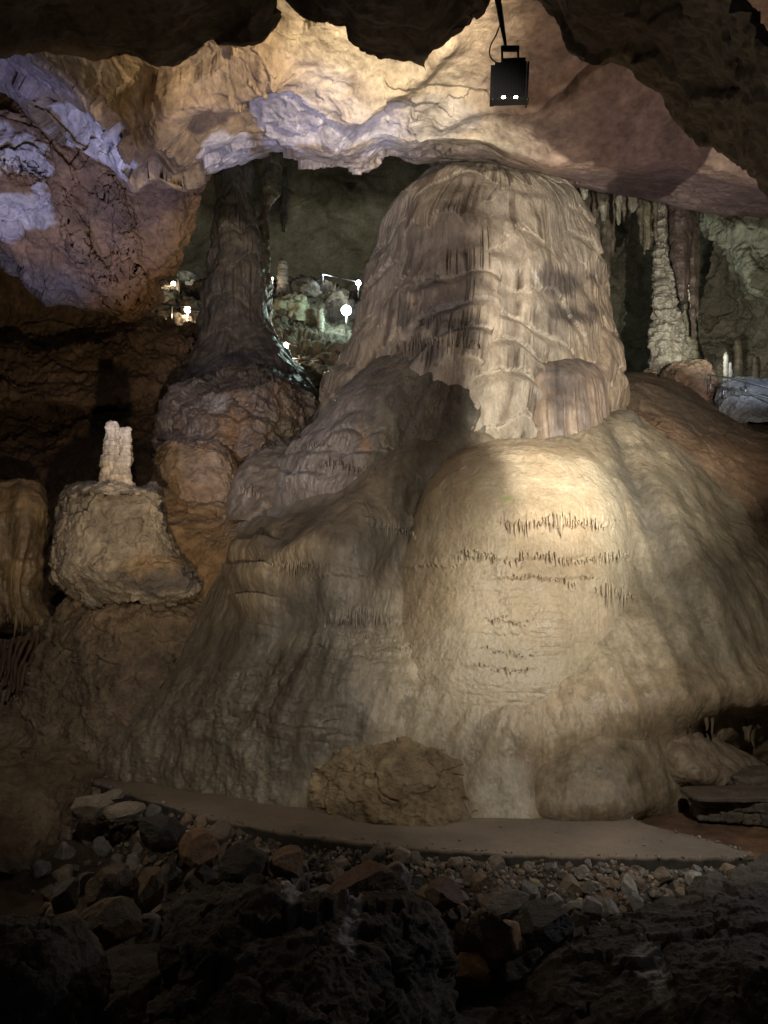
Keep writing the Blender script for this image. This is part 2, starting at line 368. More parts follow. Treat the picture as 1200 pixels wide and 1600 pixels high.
# --- hanging bulge on the lower right of the column, where the curtains end
rows = [ring(640, 850, 905, 12.9, .35), ring(648, 815, 930, 12.9, .65), ring(662, 803, 945, 12.9, .85), ring(690, 800, 955, 12.9, .95), ring(700, 800, 955, 12.9, .95)]
rows = [ring(560, 840, 905, 12.9, .25), ring(568, 815, 925, 12.9, .55), ring(585, 803, 940, 12.9, .75), ring(620, 797, 950, 12.9, .9), ring(660, 795, 955, 12.9, .98), ring(700, 800, 955, 12.9, .95)]
p = Patch(rows, 300, 200); px, py = p.px, p.py
p.push(.05 * fbm(p.V, 1.6, 3, 34))
fl_ = -np.abs(n1(p.S, 8, 61, p.z, .2)) * 1.6 + .5 + .5 * n1(p.S, 20, 62, p.z, .4)
p.push(.035 * fl_ * sm(575, 610, py))
c = mixc(c3(.35, .27, .21), c3(.26, .215, .19), sm(-.3, .4, fbm(p.V, c3(3, 3, .6), 4, 39)))
c = mixc(c, c3(.10, .09, .09), .7 * blob(px, py, 880, 590, 45, 45, .6, 0, .4 * fbm(p.V, 2.5, 3, 6)))
c = c * (1 - .45 * sm(.1, .9, -fl_))[..., None]
p.col = c; p.build('lower_curtain', M['flow'], flow)

# --- bright mound
mr = [(690, 805, 855, 11.55, .15), (692, 768, 888, 11.45, .45), (700, 732, 915, 11.3, .75), (718, 702, 938, 11.2, 1.0), (745, 677, 956, 11.1, 1.2), (780, 655, 974, 11.0, 1.36),
      (820, 643, 984, 10.95, 1.42), (870, 630, 992, 10.9, 1.45), (920, 622, 997, 10.85, 1.48), (970, 612, 995, 10.8, 1.5), (1020, 588, 990, 10.8, 1.55), (1070, 555, 990, 10.8, 1.62), (1120, 530, 1000, 10.8, 1.70), (1175, 520, 1010, 10.9, 1.9)]
rows = [ring(a_, b_, c_, d_, e_, 105, 17, .82) for a_, b_, c_, d_, e_ in mr]
p = Patch(rows, 560, 560); px, py = p.px, p.py
p.push(.06 * fbm(p.V, .9, 3, 44))
FR = [(775, 948, 806, .055, 30), (715, 990, 862, .045, 26), (640, 720, 880, .03, 10), (775, 935, 897, .035, 16), (925, 995, 915, .04, 34), (750, 812, 965, .014, 9), (742, 838, 985, .016, 10), (760, 835, 1012, .010, 8), (738, 842, 1040, .016, 10), (640, 720, 1028, .012, 8), (600, 690, 1055, .012, 9), (590, 680, 1085, .01, 8)]
def ledges(p, FR):
    X = p.V
    for i, (x0, x1, y0, a, h) in enumerate(FR):
        yy = y0 + 5 * n1(p.px, .02, i) + 3.0 * n1(p.px, .22, i + 40) + 2.5 * n1(p.px, .5, i + 50)
        m = sm(x0 - 25, x0 + 15, p.px) * sm(x1 + 25, x1 - 15, p.px)
        up = sm(yy - h * 1.2, yy + 1, p.py) * sm(yy + h * .55, yy + h * .3, p.py)
        fr = (.5 - np.abs(n1(p.px, .17, i + 70)) * 1.5) * sm(yy - h * .3, yy + 2, p.py) * sm(yy + h * .6, yy + h * .35, p.py)
        dn = sm(yy + h * .3, yy + h * .6, p.py) * sm(yy + h * 2.0, yy + h * .9, p.py)
        p.push(m * a * .7 * (up + .4 * fr - .12 * dn))
ledges(p, FR)
# rimstone micro-terraces
p.renorm(); tiers(p, .105, .022, 71, jit=.018, warp=.10, fl=.006, freq=30, mask=sm(-.25, .35, n1(p.S, 1.0, 74, p.z, 1.8)) * sm(880, 940, py), sw=.38, arch=.8)
p.push(.006 * fbm(p.V, 12, 3, 75))
c = mixc(c3(.50, .42, .30), c3(.44, .35, .235), sm(-.3, .5, fbm(p.V, c3(1.3, 1.3, .6), 4, 49)))
c = mixc(c, c3(.36, .36, .29), .5 * sm(900, 960, px) * sm(960, 800, py)); c = mixc(c, c3(.38, .45, .18), .6 * blob(px, py, 792, 783, 14, 6, .5))
c = mixc(c, c3(.37, .315, .23), sm(930, 1060, py + 40 * noise(p.V, 1.2, 76)))
c = mixc(c, c3(.37, .33, .25), .9 * sm(930, 985, px + 25 * noise(p.V, 1.2, 77)))
p.col = c; p.build('bright_mound', M['flow_wet'], flow); mound = p

# --- the apron: every slope from the column's foot down to the path
rows = [
 [(440,735,13.6),(500,735,12.6),(580,720,12.1),(660,695,12.0),(740,672,12.1),(830,672,12.4),(915,645,12.5),(975,636,12.8),(1000,650,13.8)],
 [(415,775,13.2),(470,775,11.9),(570,745,11.4),(660,725,11.3),(740,715,11.5),(830,715,11.7),(920,670,12.0),(1000,665,12.3),(1045,680,13.3)],
 [(400,800,13.0),(470,800,11.4),(560,775,11.0),(650,755,11.0),(740,745,11.2),(830,745,11.4),(930,705,11.6),(1020,700,11.9),(1085,715,12.9)],
 [(365,850,12.6),(440,845,11.0),(540,825,10.4),(640,805,10.9),(740,800,11.2),(850,800,10.9),(960,780,10.8),(1060,775,11.1),(1150,790,12.4)],
 [(348,900,12.3),(420,895,10.8),(530,880,10.05),(630,870,10.65),(740,880,10.9),(860,880,10.4),(990,870,10.3),(1110,860,10.5),(1220,870,11.5)],
 [(308,970,11.9),(400,960,10.5),(520,950,9.8),(630,950,10.2),(740,960,10.3),(870,960,9.9),(1010,950,9.9),(1130,950,10.0),(1260,960,10.6)],
 [(250,1060,11.4),(360,1050,10.2),(500,1040,9.55),(620,1040,9.4),(740,1050,9.35),(880,1050,9.35),(1020,1040,9.45),(1140,1040,9.6),(1290,1040,10.0)],
 [(190,1130,11.1),(320,1130,10.05),(470,1130,9.35),(600,1125,9.1),(740,1130,9.0),(880,1130,9.0),(1020,1100,9.2),(1150,1088,9.5),(1290,1072,9.8)],
 [(130,1185,10.9),(290,1195,10.0),(450,1200,9.25),(590,1200,8.95),(740,1200,8.85),(880,1200,8.95),(1010,1165,9.15),(1120,1112,9.75),(1290,1092,10.1)],
 [(110,1222,10.8),(280,1235,9.95),(440,1252,9.2),(590,1275,8.85),(740,1292,8.65),(880,1288,8.7),(1000,1250,9.25),(1110,1160,10.1),(1290,1120,10.5)],
 [(110,1235,10.8),(280,1250,9.95),(440,1265,9.2),(590,1285,8.85),(740,1300,8.65),(880,1280,9.4),(1010,1220,10.4),(1120,1200,10.8),(1290,1190,11)]]
p = Patch(rows, 820, 560); px, py = p.px, p.py
p.push(.12 * fbm(p.V, .55, 3, 64) * sm(1290, 1180, py))
# mounds and hollows of the left slope
def bump(p, cx, cy, rx, ry, a, ang=0): p.push(a * np.exp(-(((p.px - cx) * math.cos(rad(ang)) + (p.py - cy) * math.sin(rad(ang))) / rx)**2 - ((-(p.px - cx) * math.sin(rad(ang)) + (p.py - cy) * math.cos(rad(ang))) / ry)**2))
bump(p, 540, 870, 75, 55, .34, -20); bump(p, 450, 860, 60, 100, .25, 35); bump(p, 650, 720, 110, 35, .25, -15); bump(p, 505, 800, 26, 95, -.22, 40)
bump(p, 440, 1000, 40, 120, -.18, 20); bump(p, 560, 930, 90, 25, .16)
bump(p, 1080, 880, 50, 170, .16, -25); bump(p, 1000, 760, 22, 130, -.14, -15); bump(p, 1130, 1080, 120, 28, .15, -8)
# streaming channels running down the slope
run = n1(px + (py - 640) * np.where(px > 850, -.42, .38), .035, 81, py, .003)
p.push(.05 * run * sm(1250, 1150, py))
ledges(p, [(565, 655, 826, .10, 24), (425, 500, 880, .10, 36), (500, 560, 905, .04, 12), (515, 625, 960, .09, 34), (520, 640, 990, .03, 18), (560, 650, 1015, .02, 12), (590, 690, 1040, .015, 10), (600, 700, 1070, .015, 10), (330, 420, 985, .015, 12)])
# masonry-like steps between the two slopes
sp = blob(px, py, 405, 880, 45, 110, .35); sf = (py - 770) / 41.0; sf = sf - np.floor(sf)
p.push(.15 * sp * (sm(.0, .12, sf) * sm(1.1, .3, sf)))
p.renorm()
p.push(.016 * fbm(p.V, c3(4, 4, 2.5), 5, 82) + .008 * sm(600, 450, px) * sm(1000, 1100, py) * n1(px, .09, 83, py, .01))
rk = sm(480, 380, px + 60 * noise(p.V, 1.2, 85)) * sm(1030, 1090, py + 40 * noise(p.V, .9, 86))
p.push(.05 * rk * fbm(p.V, c3(3, 3, 2.2), 6, 84, .6)); p.renorm(); tiers(p, .16, .035, 78, jit=.02, warp=.12, fl=.012, freq=22, mask=sm(.05, .4, n1(p.S, .8, 79, p.z, 1.6)) * sm(760, 640, px) * sm(960, 1010, py) * sm(1200, 1150, py), sw=.45, arch=.8)
X = p.V
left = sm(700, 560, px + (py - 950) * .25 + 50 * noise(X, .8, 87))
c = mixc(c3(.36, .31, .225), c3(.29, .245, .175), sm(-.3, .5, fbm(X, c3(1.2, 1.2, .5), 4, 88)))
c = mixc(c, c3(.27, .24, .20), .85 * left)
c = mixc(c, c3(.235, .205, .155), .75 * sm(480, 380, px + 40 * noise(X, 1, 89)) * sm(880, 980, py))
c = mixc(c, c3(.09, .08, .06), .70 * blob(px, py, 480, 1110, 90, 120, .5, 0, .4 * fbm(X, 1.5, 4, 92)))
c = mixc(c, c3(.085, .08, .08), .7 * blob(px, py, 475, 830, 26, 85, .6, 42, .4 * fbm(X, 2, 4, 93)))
c = mixc(c, c3(.10, .085, .068), .85 * blob(px, py, 680, 745, 125, 75, .55, -25, .4 * fbm(X, 2, 4, 94)))  # cast shadow left of the bright mound, painted into the colour
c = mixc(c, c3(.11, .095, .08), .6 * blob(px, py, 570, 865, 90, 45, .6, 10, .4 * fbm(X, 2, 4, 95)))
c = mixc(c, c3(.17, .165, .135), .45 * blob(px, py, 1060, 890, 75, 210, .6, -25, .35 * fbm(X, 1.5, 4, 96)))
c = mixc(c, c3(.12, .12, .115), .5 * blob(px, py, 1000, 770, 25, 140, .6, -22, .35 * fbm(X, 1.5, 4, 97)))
c = mixc(c, c3(.34, .25, .155), .5 * sm(1010, 1090, py) * sm(760, 860, px))
c = c * (1 + .16 * n1(px + (py - 640) * np.where(px > 850, -.42, .38), .11, 98, py, .004) + .10 * run)[..., None]
bi = np.floor((py - 770) / 41.0); bj = np.floor((px + 20 * (bi % 2) + 6 * noise(X, 2, 4)) / 42.0); br = n1(bj * 3.1 + bi * 7.7, 1.3, 5); c = mixc(c, mixc(c3(.13, .125, .11), c3(.44, .38, .30), sm(-.5, .5, br)), .55 * sp)
c = mixc(c, c3(.46, .42, .34), .7 * blob(px, py, 790, 1245, 42, 60, .5, -15, .4 * fbm(X, 2, 4, 101)))
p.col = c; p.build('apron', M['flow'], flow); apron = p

# --- pale toe lobes at the foot
def lobe(rows, seed, name, col, nu=260, nv=200, rough=.03):
    p = Patch(rows, nu, nv); p.push(rough * 2 * fbm(p.V, 1.4, 3, seed) + rough * .25 * fbm(p.V, 7, 4, seed + 1))
    p.col = mixc(rockcol(p, col, col * c3(.82, .8, .76), seed, 1.2), c3(.46, .42, .34), .6 * blob(p.px, p.py, 800, 1250, 36, 60, .5, -15, .4 * fbm(p.V, 2, 4, 101))); p.build(name, M['flow'], flow); return p
lobe([ring(1140, 1010, 1050, 10.3, .35), ring(1146, 990, 1095, 10.3, .8), ring(1164, 985, 1140, 10.3, 1.1), ring(1190, 985, 1182, 10.3, 1.25), ring(1216, 990, 1200, 10.3, 1.3), ring(1232, 995, 1188, 10.1, 1.0), ring(1245, 1000, 1150, 10.1, .7)], 120, 'toe_lobe', c3(.30, .245, .19), rough=.05)
lobe([ring(1136, 950, 985, 10.0, .25), ring(1140, 900, 1030, 10.0, .6), ring(1156, 850, 1062, 10.0, .95), ring(1185, 805, 1078, 10.0, 1.2), ring(1215, 775, 1084, 10.0, 1.34), ring(1245, 760, 1090, 10.0, 1.44), ring(1264, 758, 1088, 10.0, 1.48), ring(1279, 760, 1078, 10.0, 1.45), ring(1291, 765, 1060, 10.0, 1.40)], 130, 'toe_lobe', c3(.31, .26, .19))
# --- fringes of small stalactites hung along the ledges
def spikes(surfs, x0, x1, y, n, L, r, seed, parent, name='stalactite_fringe', mat=None, tint=1.2, lift=.03):
    R = random.Random(seed); parts = []; subs = [s.sub(x0 - 15, x1 + 15, y - 25, y + 25) for s in surfs]; subs = [q for q in subs if len(q[0])]
    for i in range(n):
        qx = x0 + (x1 - x0) * (i + R.random() * .8) / n; qy = y + R.uniform(-5, 5) + 5 * math.sin(qx * .05 + seed)
        best = None
        for (sx_, sy_, sv, sn_, sc_) in subs:
            kq = np.argmin((sx_ - qx)**2 + (sy_ - qy)**2); v, nn, cc = sv[kq], sn_[kq], sc_[kq]
            if best is None or v[1] < best[0][1]: best = (v, nn, cc)
        v, nn, cc = best; tq = (i + .5) / n
        if R.random() < .12 + .5 * abs(2 * tq - 1)**4: continue
        l = L * R.uniform(.3, 1.2) * (.35 + .65 * math.sin(math.pi * min(1, max(0, tq)))**.6) * (.75 + .35 * math.sin(tq * 17 + seed)); rr = r * R.uniform(.6, 1.3)
        m = 7; an = np.linspace(0, 2 * math.pi, m, endpoint=False); rings = []
        base = np.array(v) + nn * lift * c3(1, 1, 0)
        for (t, q) in ((-.35, .5), (0, 1.0), (.35, .8), (.7, .5), (.93, .28), (1.0, .04)):
            rings.append(np.stack([base[0] + rr * q * np.cos(an) + rr * .3 * math.sin(t * 5 + i), base[1] + rr * q * np.sin(an), np.full(m, base[2] - l * t)], -1))
        V = np.concatenate(rings); ii = np.arange(len(rings) - 1)[:, None] * m + np.arange(m)[None]; jj = np.arange(len(rings) - 1)[:, None] * m + (np.arange(m)[None] + 1) % m
        Fq = np.stack([ii, jj, jj + m, ii + m], -1).reshape(-1, 4)
        parts.append((V, Fq, cc * R.uniform(.75, 1.1) * tint))
    V, Fq, C = join_parts(parts)
    return mesh_obj(name, V, Fq, mat or M['flow'], C, parent)
for k_, (x0, x1, y, n, L, r) in enumerate([(780, 945, 815, 60, .20, .012), (720, 785, 868, 22, .10, .011), (785, 990, 872, 64, .14, .012), (780, 930, 905, 40, .08, .010), (930, 990, 925, 20, .22, .013), (755, 830, 970, 20, .06, .009), (745, 840, 1018, 20, .06, .009), (740, 835, 1043, 22, .06, .009)]):
    spikes([mound, apron], x0, x1, y, n, L, r, 300 + k_, flow)
for k_, (x0, x1, y, n, L, r) in enumerate([(568, 655, 832, 40, .15, .012), (428, 500, 885, 30, .20, .014), (515, 622, 966, 44, .22, .013), (525, 600, 994, 26, .10, .010), (585, 650, 1012, 22, .07, .009)]):
    spikes([apron, mound], x0, x1, y, n, L, r, 320 + k_, flow)
spikes([flankP], 500, 590, 728, 30, .22, .02, 343, flow, tint=.9, lift=.05)
spikes([flankP], 455, 520, 700, 20, .14, .015, 344, flow, tint=.9, lift=.04)
spikes([colP], 610, 745, 540, 46, .34, .026, 341, flow, tint=.75, lift=.16)
spikes([colP], 655, 740, 505, 26, .30, .022, 342, flow, tint=.65, lift=.06)
spikes([apron], 1055, 1215, 1122, 34, .40, .045, 340, flow, tint=.55, lift=-.12)

# --- rough brown earth mound at the foot of the flowstone
def boulder(name, rows, seed, col, alt, label=None, cat='boulder', nu=220, nv=180, amp=.12, scale=1.3, mat='rock', parent=None, strat=0, fine=.5, group=None, colf=None):
    p = Patch(rows, nu, nv); v, e, v2, e2 = rockify(p, amp, scale, seed, fine, strat)
    p.col = rockcol(p, col, alt, seed + 2, .9, v) * (1 - .3 * (1 - sm(0, .04, e)))[..., None]
    if colf: colf(p)
    o = p.build(name, M[mat], parent)
    if label: tag(o, label, cat, group)
    return p
boulder('rough_mound', [ring(1150, 575, 635, 9.7, .25), ring(1155, 535, 690, 9.7, .6), ring(1168, 502, 735, 9.7, .85), ring(1192, 482, 762, 9.7, 1.02), ring(1222, 470, 772, 9.7, 1.14), ring(1255, 466, 782, 9.7, 1.24), ring(1280, 472, 795, 9.7, 1.32), ring(1296, 480, 805, 9.7, 1.36)],
        150, c3(.30, .235, .15), c3(.21, .16, .10), 'rough brown crumbly rock mound on the path edge at the foot of the flowstone', 'rock mound', nu=300, nv=240, amp=.11, scale=1.5, mat='rock', fine=.8)

# ================================================================ left column
lc = thing('banded_column', P(350, 620, 16), 'tall dark fluted column rising left of the giant flowstone to the ceiling', 'column')
rows = [ring(235, 345, 395, 18, .4), ring(270, 342, 394, 18, .4), ring(320, 337, 398, 18, .5), ring(360, 332, 402, 18, .6), ring(400, 326, 406, 18, .7), ring(450, 319, 412, 18, .82), ring(500, 313, 424, 18, .95), ring(540, 302, 442, 18, 1.2), ring(575, 285, 465, 18, 1.6), ring(610, 262, 490, 18, 2.0), ring(650, 245, 500, 18, 2.3)]
p = Patch(rows, 260, 420); p.push(.12 * fbm(p.V, .9, 4, 160))
f, k, curt, flu = tiers(p, .95, .14, 161, jit=.08, warp=.4, fl=.05, freq=9, mask=sm(560, 500, p.py), sw=1.2)
p.push(.03 * fbm(p.V, c3(4, 4, 2), 4, 162))
c = mixc(c3(.16, .145, .14), c3(.21, .185, .165), sm(-.3, .4, fbm(p.V, 1.3, 4, 163))); c = mixc(c, c3(.12, .12, .08), .6 * sm(380, 300, p.py))
p.col = c * (1 - .4 * sm(.1, .9, -flu))[..., None]; p.build('shaft', M['flow'], lc)
rows = [ring(572, 340, 400, 16.2, .3), ring(582, 305, 425, 16.2, .8), ring(600, 275, 455, 16.2, 1.2), ring(625, 255, 480, 16.2, 1.5), ring(655, 245, 492, 16.2, 1.7), ring(690, 240, 492, 16.2, 1.75), ring(730, 242, 488, 16.2, 1.75), ring(800, 250, 480, 16.2, 1.7)]
p = Patch(rows, 340, 300); v, e, v2, e2 = rockify(p, .22, .9, 165, .7); px, py = p.px, p.py
f, k, curt, flu = tiers(p, .5, .12, 166, jit=.07, warp=.3, fl=.04, freq=11, mask=sm(600, 640, py), sw=.9)
c = rockcol(p, c3(.20, .165, .155), c3(.25, .19, .15), 167, 1.0, v)
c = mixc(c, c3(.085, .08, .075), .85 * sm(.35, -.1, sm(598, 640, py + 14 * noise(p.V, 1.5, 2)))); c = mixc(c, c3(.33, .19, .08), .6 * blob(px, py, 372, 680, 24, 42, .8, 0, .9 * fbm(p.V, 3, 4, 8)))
c = mixc(c, PALE_PATCH * .75, .7 * blob(px, py, 335, 630, 26, 14, .5, 0, .5 * fbm(p.V, 2, 3, 9))); c = mixc(c, c3(.14, .14, .09), .5 * blob(px, py, 440, 670, 35, 35, .6))
p.col = c; p.build('base', M['flow'], lc)
boulder('rounded_block', [ring(690, 285, 325, 14.2, .15), ring(696, 258, 345, 14.2, .4, pw=.8), ring(712, 247, 362, 14.2, .6, pw=.7), ring(745, 244, 372, 14.2, .7, pw=.7), ring(780, 256, 368, 14.2, .65, pw=.8), ring(815, 270, 350, 14.2, .5), ring(850, 280, 340, 14.2, .4)],
        170, c3(.27, .19, .12), c3(.34, .26, .20), 'rounded ochre block with a pale drip below the base of the dark column', amp=.10, scale=1.6)
# thinner column beside
tc = thing('thin_column', P(415, 560, 19), 'thin knobbly column just right of the tall dark fluted column', 'column')
rows = [ring(225, 412, 440, 19, .25), ring(262, 408, 441, 19, .28), ring(300, 410, 436, 19, .25), ring(330, 404, 424, 19, .2), ring(380, 400, 420, 19, .2), ring(430, 400, 424, 19, .25), ring(490, 398, 425, 19, .28), ring(540, 395, 430, 19, .35), ring(590, 390, 440, 19, .45)]
p = Patch(rows, 90, 380); p.push(.07 * fbm(p.V, 2.2, 4, 175)); fl_ = -np.abs(n1(p.S, 7, 176, p.z, .2)) + .4; p.push(.05 * fl_ * sm(310, 280, p.py))
c = mixc(c3(.15, .13, .10), c3(.13, .13, .08), sm(330, 280, p.py)); c = mixc(c, c3(.4, .36, .34), .7 * blob(p.px, p.py, 400, 370, 8, 70, .5, 0, .5 * fbm(p.V, 3, 3, 5)))
p.col = c * (1 + .3 * fbm(p.V, 4, 3, 6))[..., None]; p.build('shaft', M['flow'], tc)

# ================================================================ ceiling
def lipsheet(lip, offs, step=8):
    lip = np.array(lip, float); xs = np.arange(lip[0, 0], lip[-1, 0] + 1, step)
    Ls = [np.interp(xs, lip[:, 0], lip[:, j]) for j in range(1, lip.shape[1])]
    return xs, Ls
# main lit ceiling
LIPU = [(-120,60,12.0),(-40,110,12.0),(20,130,12.0),(60,158,12.0),(80,205,12.0),(110,232,12.0),(150,250,12.1),(200,262,12.2),(260,268,12.4),(330,264,12.8),(400,246,13.0),(430,236,13.2),(470,243,13.2),(520,250,13.2),(560,258,13.2),(585,256,13.2),(600,244,13.3),(640,250,13.4),(700,252,13.6),(760,256,13.6),(850,262,13.5),(900,280,13.4),(950,298,13.3),(1000,312,13.2),(1060,326,13.1),(1130,336,13.0),(1200,345,12.9),(1320,365,12.8)]
KINK = [(-120,40),(60,140),(200,235),(330,240),(430,225),(560,240),(600,222),(640,232),(680,222),(760,225),(800,238),(850,254),(905,250),(950,258),(1000,262),(1060,254),(1120,268),(1200,290),(1320,320)]
xs = np.arange(-120, 1321, 24.0); LP = np.array(LIPU, float); KP = np.array(KINK, float)
ly = np.interp(xs, LP[:, 0], LP[:, 1]); lY = np.interp(xs, LP[:, 0], LP[:, 2]) + 1.0 * sm(580, 640, xs); ky = np.interp(xs, KP[:, 0], KP[:, 1])
tt = lambda a, b, t: a + (b - a) * t
rows = [[(x, -90, 7.6) for x in xs], [(x, -20, 8.6) for x in xs], [(x, tt(-20, k_, .33), 9.6) for x, k_ in zip(xs, ky)], [(x, tt(-20, k_, .66), 10.5) for x, k_ in zip(xs, ky)],
        [(x, tt(-20, k_, .93), 11.35) for x, k_ in zip(xs, ky)], [(x, k_ + 2, 11.7) for x, k_ in zip(xs, ky)],
        [(x, tt(k_, l, .5) + 3, tt(11.7, Y, .55)) for x, k_, l, Y in zip(xs, ky, ly, lY)],
        [(x, l, Y) for x, l, Y in zip(xs, ly, lY)], [(x, l - 18, Y + .7) for x, l, Y in zip(xs, ly, lY)], [(x, l - 70, Y + 1.6) for x, l, Y in zip(xs, ly, lY)], [(x, l - 200, Y + 2.5) for x, l, Y in zip(xs, ly, lY)]]
p = Patch(rows, 900, 430); px, py = p.px, p.py
rgt = sm(560, 820, px)
X = p.V
X2 = X + .45 * np.stack([fbm(X, .6, 4, 1, .6), fbm(X, .6, 4, 2, .6), fbm(X, .6, 4, 3, .6)], -1)
v, e = facets(X2, c3(.55, .55, .9), 180); v2, e2 = facets(X2, 1.7, 181)
d = (.26 * v * (1 - .8 * rgt) + .06 * v2 * (1 - .8 * rgt) + .11 * fbm(X, .5, 6, 182, .45) * (1 - .5 * rgt))
def ridge(px, py, pts, w):
    best = np.full(px.shape, 1e9)
    for (x0, y0), (x1, y1) in zip(pts[:-1], pts[1:]):
        t = np.clip(((px - x0) * (x1 - x0) + (py - y0) * (y1 - y0)) / ((x1 - x0)**2 + (y1 - y0)**2), 0, 1)
        best = np.minimum(best, np.hypot(px - x0 - t * (x1 - x0), py - y0 - t * (y1 - y0)))
    return np.exp(-(best / w)**2)
wob = 10 * noise(X, 1.3, 5)
d += .38 * ridge(px + wob, py, [(280, 235), (262, 180), (300, 150), (370, 130), (430, 90)], 26) + .28 * ridge(px + wob, py, [(205, 255), (235, 190), (270, 120)], 22)
d += -.35 * ridge(px + wob, py, [(330, 180), (370, 195)], 34) + .22 * ridge(px, py + wob, [(520, 215), (570, 150), (640, 120), (700, 60)], 20) + .18 * ridge(px, py + wob, [(690, 190), (760, 165), (840, 150)], 16)
d += -.26 * ridge(px + wob * .6, py, [(936, 92), (905, 115), (880, 145), (845, 165), (800, 178), (760, 192)], 4.5) - .09 * ridge(px, py + wob * .6, [(600, 118), (640, 128), (700, 145), (760, 152)], 4)
side = (px - 936) * (178 - 92) / (800 - 936) + 92 - py   # below-right of the crack stands proud
d += .13 * sm(-14, 0, -side) * sm(740, 800, px) * sm(1000, 900, px) * .8
p.push(d); p.renorm(); p.push(.018 * fbm(X, 3.0, 5, 183, .6) * (1 - .5 * rgt))
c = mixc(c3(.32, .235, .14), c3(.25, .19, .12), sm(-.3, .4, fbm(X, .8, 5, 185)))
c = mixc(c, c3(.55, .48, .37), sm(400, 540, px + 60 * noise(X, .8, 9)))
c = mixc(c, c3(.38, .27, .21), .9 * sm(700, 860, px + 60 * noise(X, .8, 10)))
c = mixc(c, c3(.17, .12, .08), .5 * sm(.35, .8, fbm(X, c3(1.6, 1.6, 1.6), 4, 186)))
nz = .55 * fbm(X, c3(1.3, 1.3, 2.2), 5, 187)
cool_pool = np.maximum.reduce([blob(px, py, 460, 195, 80, 46, .28, 0, nz), blob(px, py, 360, 245, 46, 20, .25, 0, nz), blob(px, py, 560, 215, 70, 28, .35, 0, nz), blob(px, py, 128, 205, 58, 30, .08, 28, nz), blob(px, py, 185, 240, 34, 15, .08, 10, nz), .6 * blob(px, py, 640, 190, 120, 40, .3, 0, nz)])
c = mixc(c, PALE_PATCH * .92, .9 * cool_pool)  # pools of bluish lamplight painted as pale patches
c = mixc(c, c3(.20, .19, .22), .75 * sm(190, 90, px + 50 * noise(X, .8, 12)) * sm(180, 130, py))  # shade in the upper left corner, painted grey-lavender
c = mixc(c, c3(.20, .16, .17), .6 * sm(4, 12, py - np.interp(px, KP[:, 0], KP[:, 1])) * sm(590, 640, px))  # shadow band below the kink, painted into the colour
c = c * (1 + .20 * v * (1 - rgt * .6) + .22 * fbm(X, 3.5, 4, 188))[..., None]
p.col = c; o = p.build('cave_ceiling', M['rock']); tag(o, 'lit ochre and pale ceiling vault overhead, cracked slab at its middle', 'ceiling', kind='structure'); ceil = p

# near overhang, dark, just above the camera
LIPN = [(-160,60),(-60,70),(0,78),(75,88),(150,100),(240,109),(270,102),(300,86),(340,70),(395,58),(415,42),(426,22),(432,-10),(440,-30),(450,-30),(458,-4),(475,25),(500,40),(540,50),(560,72),(600,78),(640,92),(662,108),(672,96),(690,78),(730,45),(762,8),(772,-22),(780,-22),(790,2),(830,8),(870,18),(890,48),(900,70),(930,90),(960,96),(985,105),(1010,128),(1040,158),(1075,185),(1110,205),(1150,240),(1200,290),(1300,380)]
xs = np.arange(-160, 1301, 6.0); LP = np.array(LIPN, float); ly = np.interp(xs, LP[:, 0], LP[:, 1]); dY = 6.2 + .5 * np.sin(xs * .008)
rt = np.clip((xs - 950) / 250, 0, 1)
rows = [[(x, l - 260, Y - 2.2) for x, l, Y in zip(xs, ly, dY)], [(x, l - 130, Y - 1.4) for x, l, Y in zip(xs, ly, dY)], [(x, l - 60, Y - .8) for x, l, Y in zip(xs, ly, dY)], [(x, l - 22, Y - .35) for x, l, Y in zip(xs, ly, dY)], [(x, l - 5, Y - .08) for x, l, Y in zip(xs, ly, dY)],
        [(x, l, Y) for x, l, Y in zip(xs, ly, dY)], [(x, l - 8, Y + .15) for x, l, Y in zip(xs, ly, dY)], [(x, l - 60, Y + .5) for x, l, Y in zip(xs, ly, dY)], [(x, l - 260, Y + .8) for x, l, Y in zip(xs, ly, dY)]]
p = Patch(rows, 700, 300); X = p.V; px, py = p.px, p.py
v, e = facets(X + .2 * np.stack([noise(X, 1, 1), noise(X, 1, 2), noise(X, 1, 3)], -1), 1.1, 190)
p.push(.10 * v + .12 * fbm(X, 1.1, 5, 191)); p.push(.05 * sm(1000, 1080, px) * ridged(X, 2.5, 4, 192))
c = rockcol(p, c3(.15, .115, .08), c3(.11, .085, .065), 193, .8, v); c = mixc(c, c3(.20, .185, .15), .6 * sm(1010, 1080, px))
p.col = c; o = p.build('near_overhang', M['rock']); tag(o, 'dark rock overhang along the top edge, close overhead', 'ceiling', kind='structure')

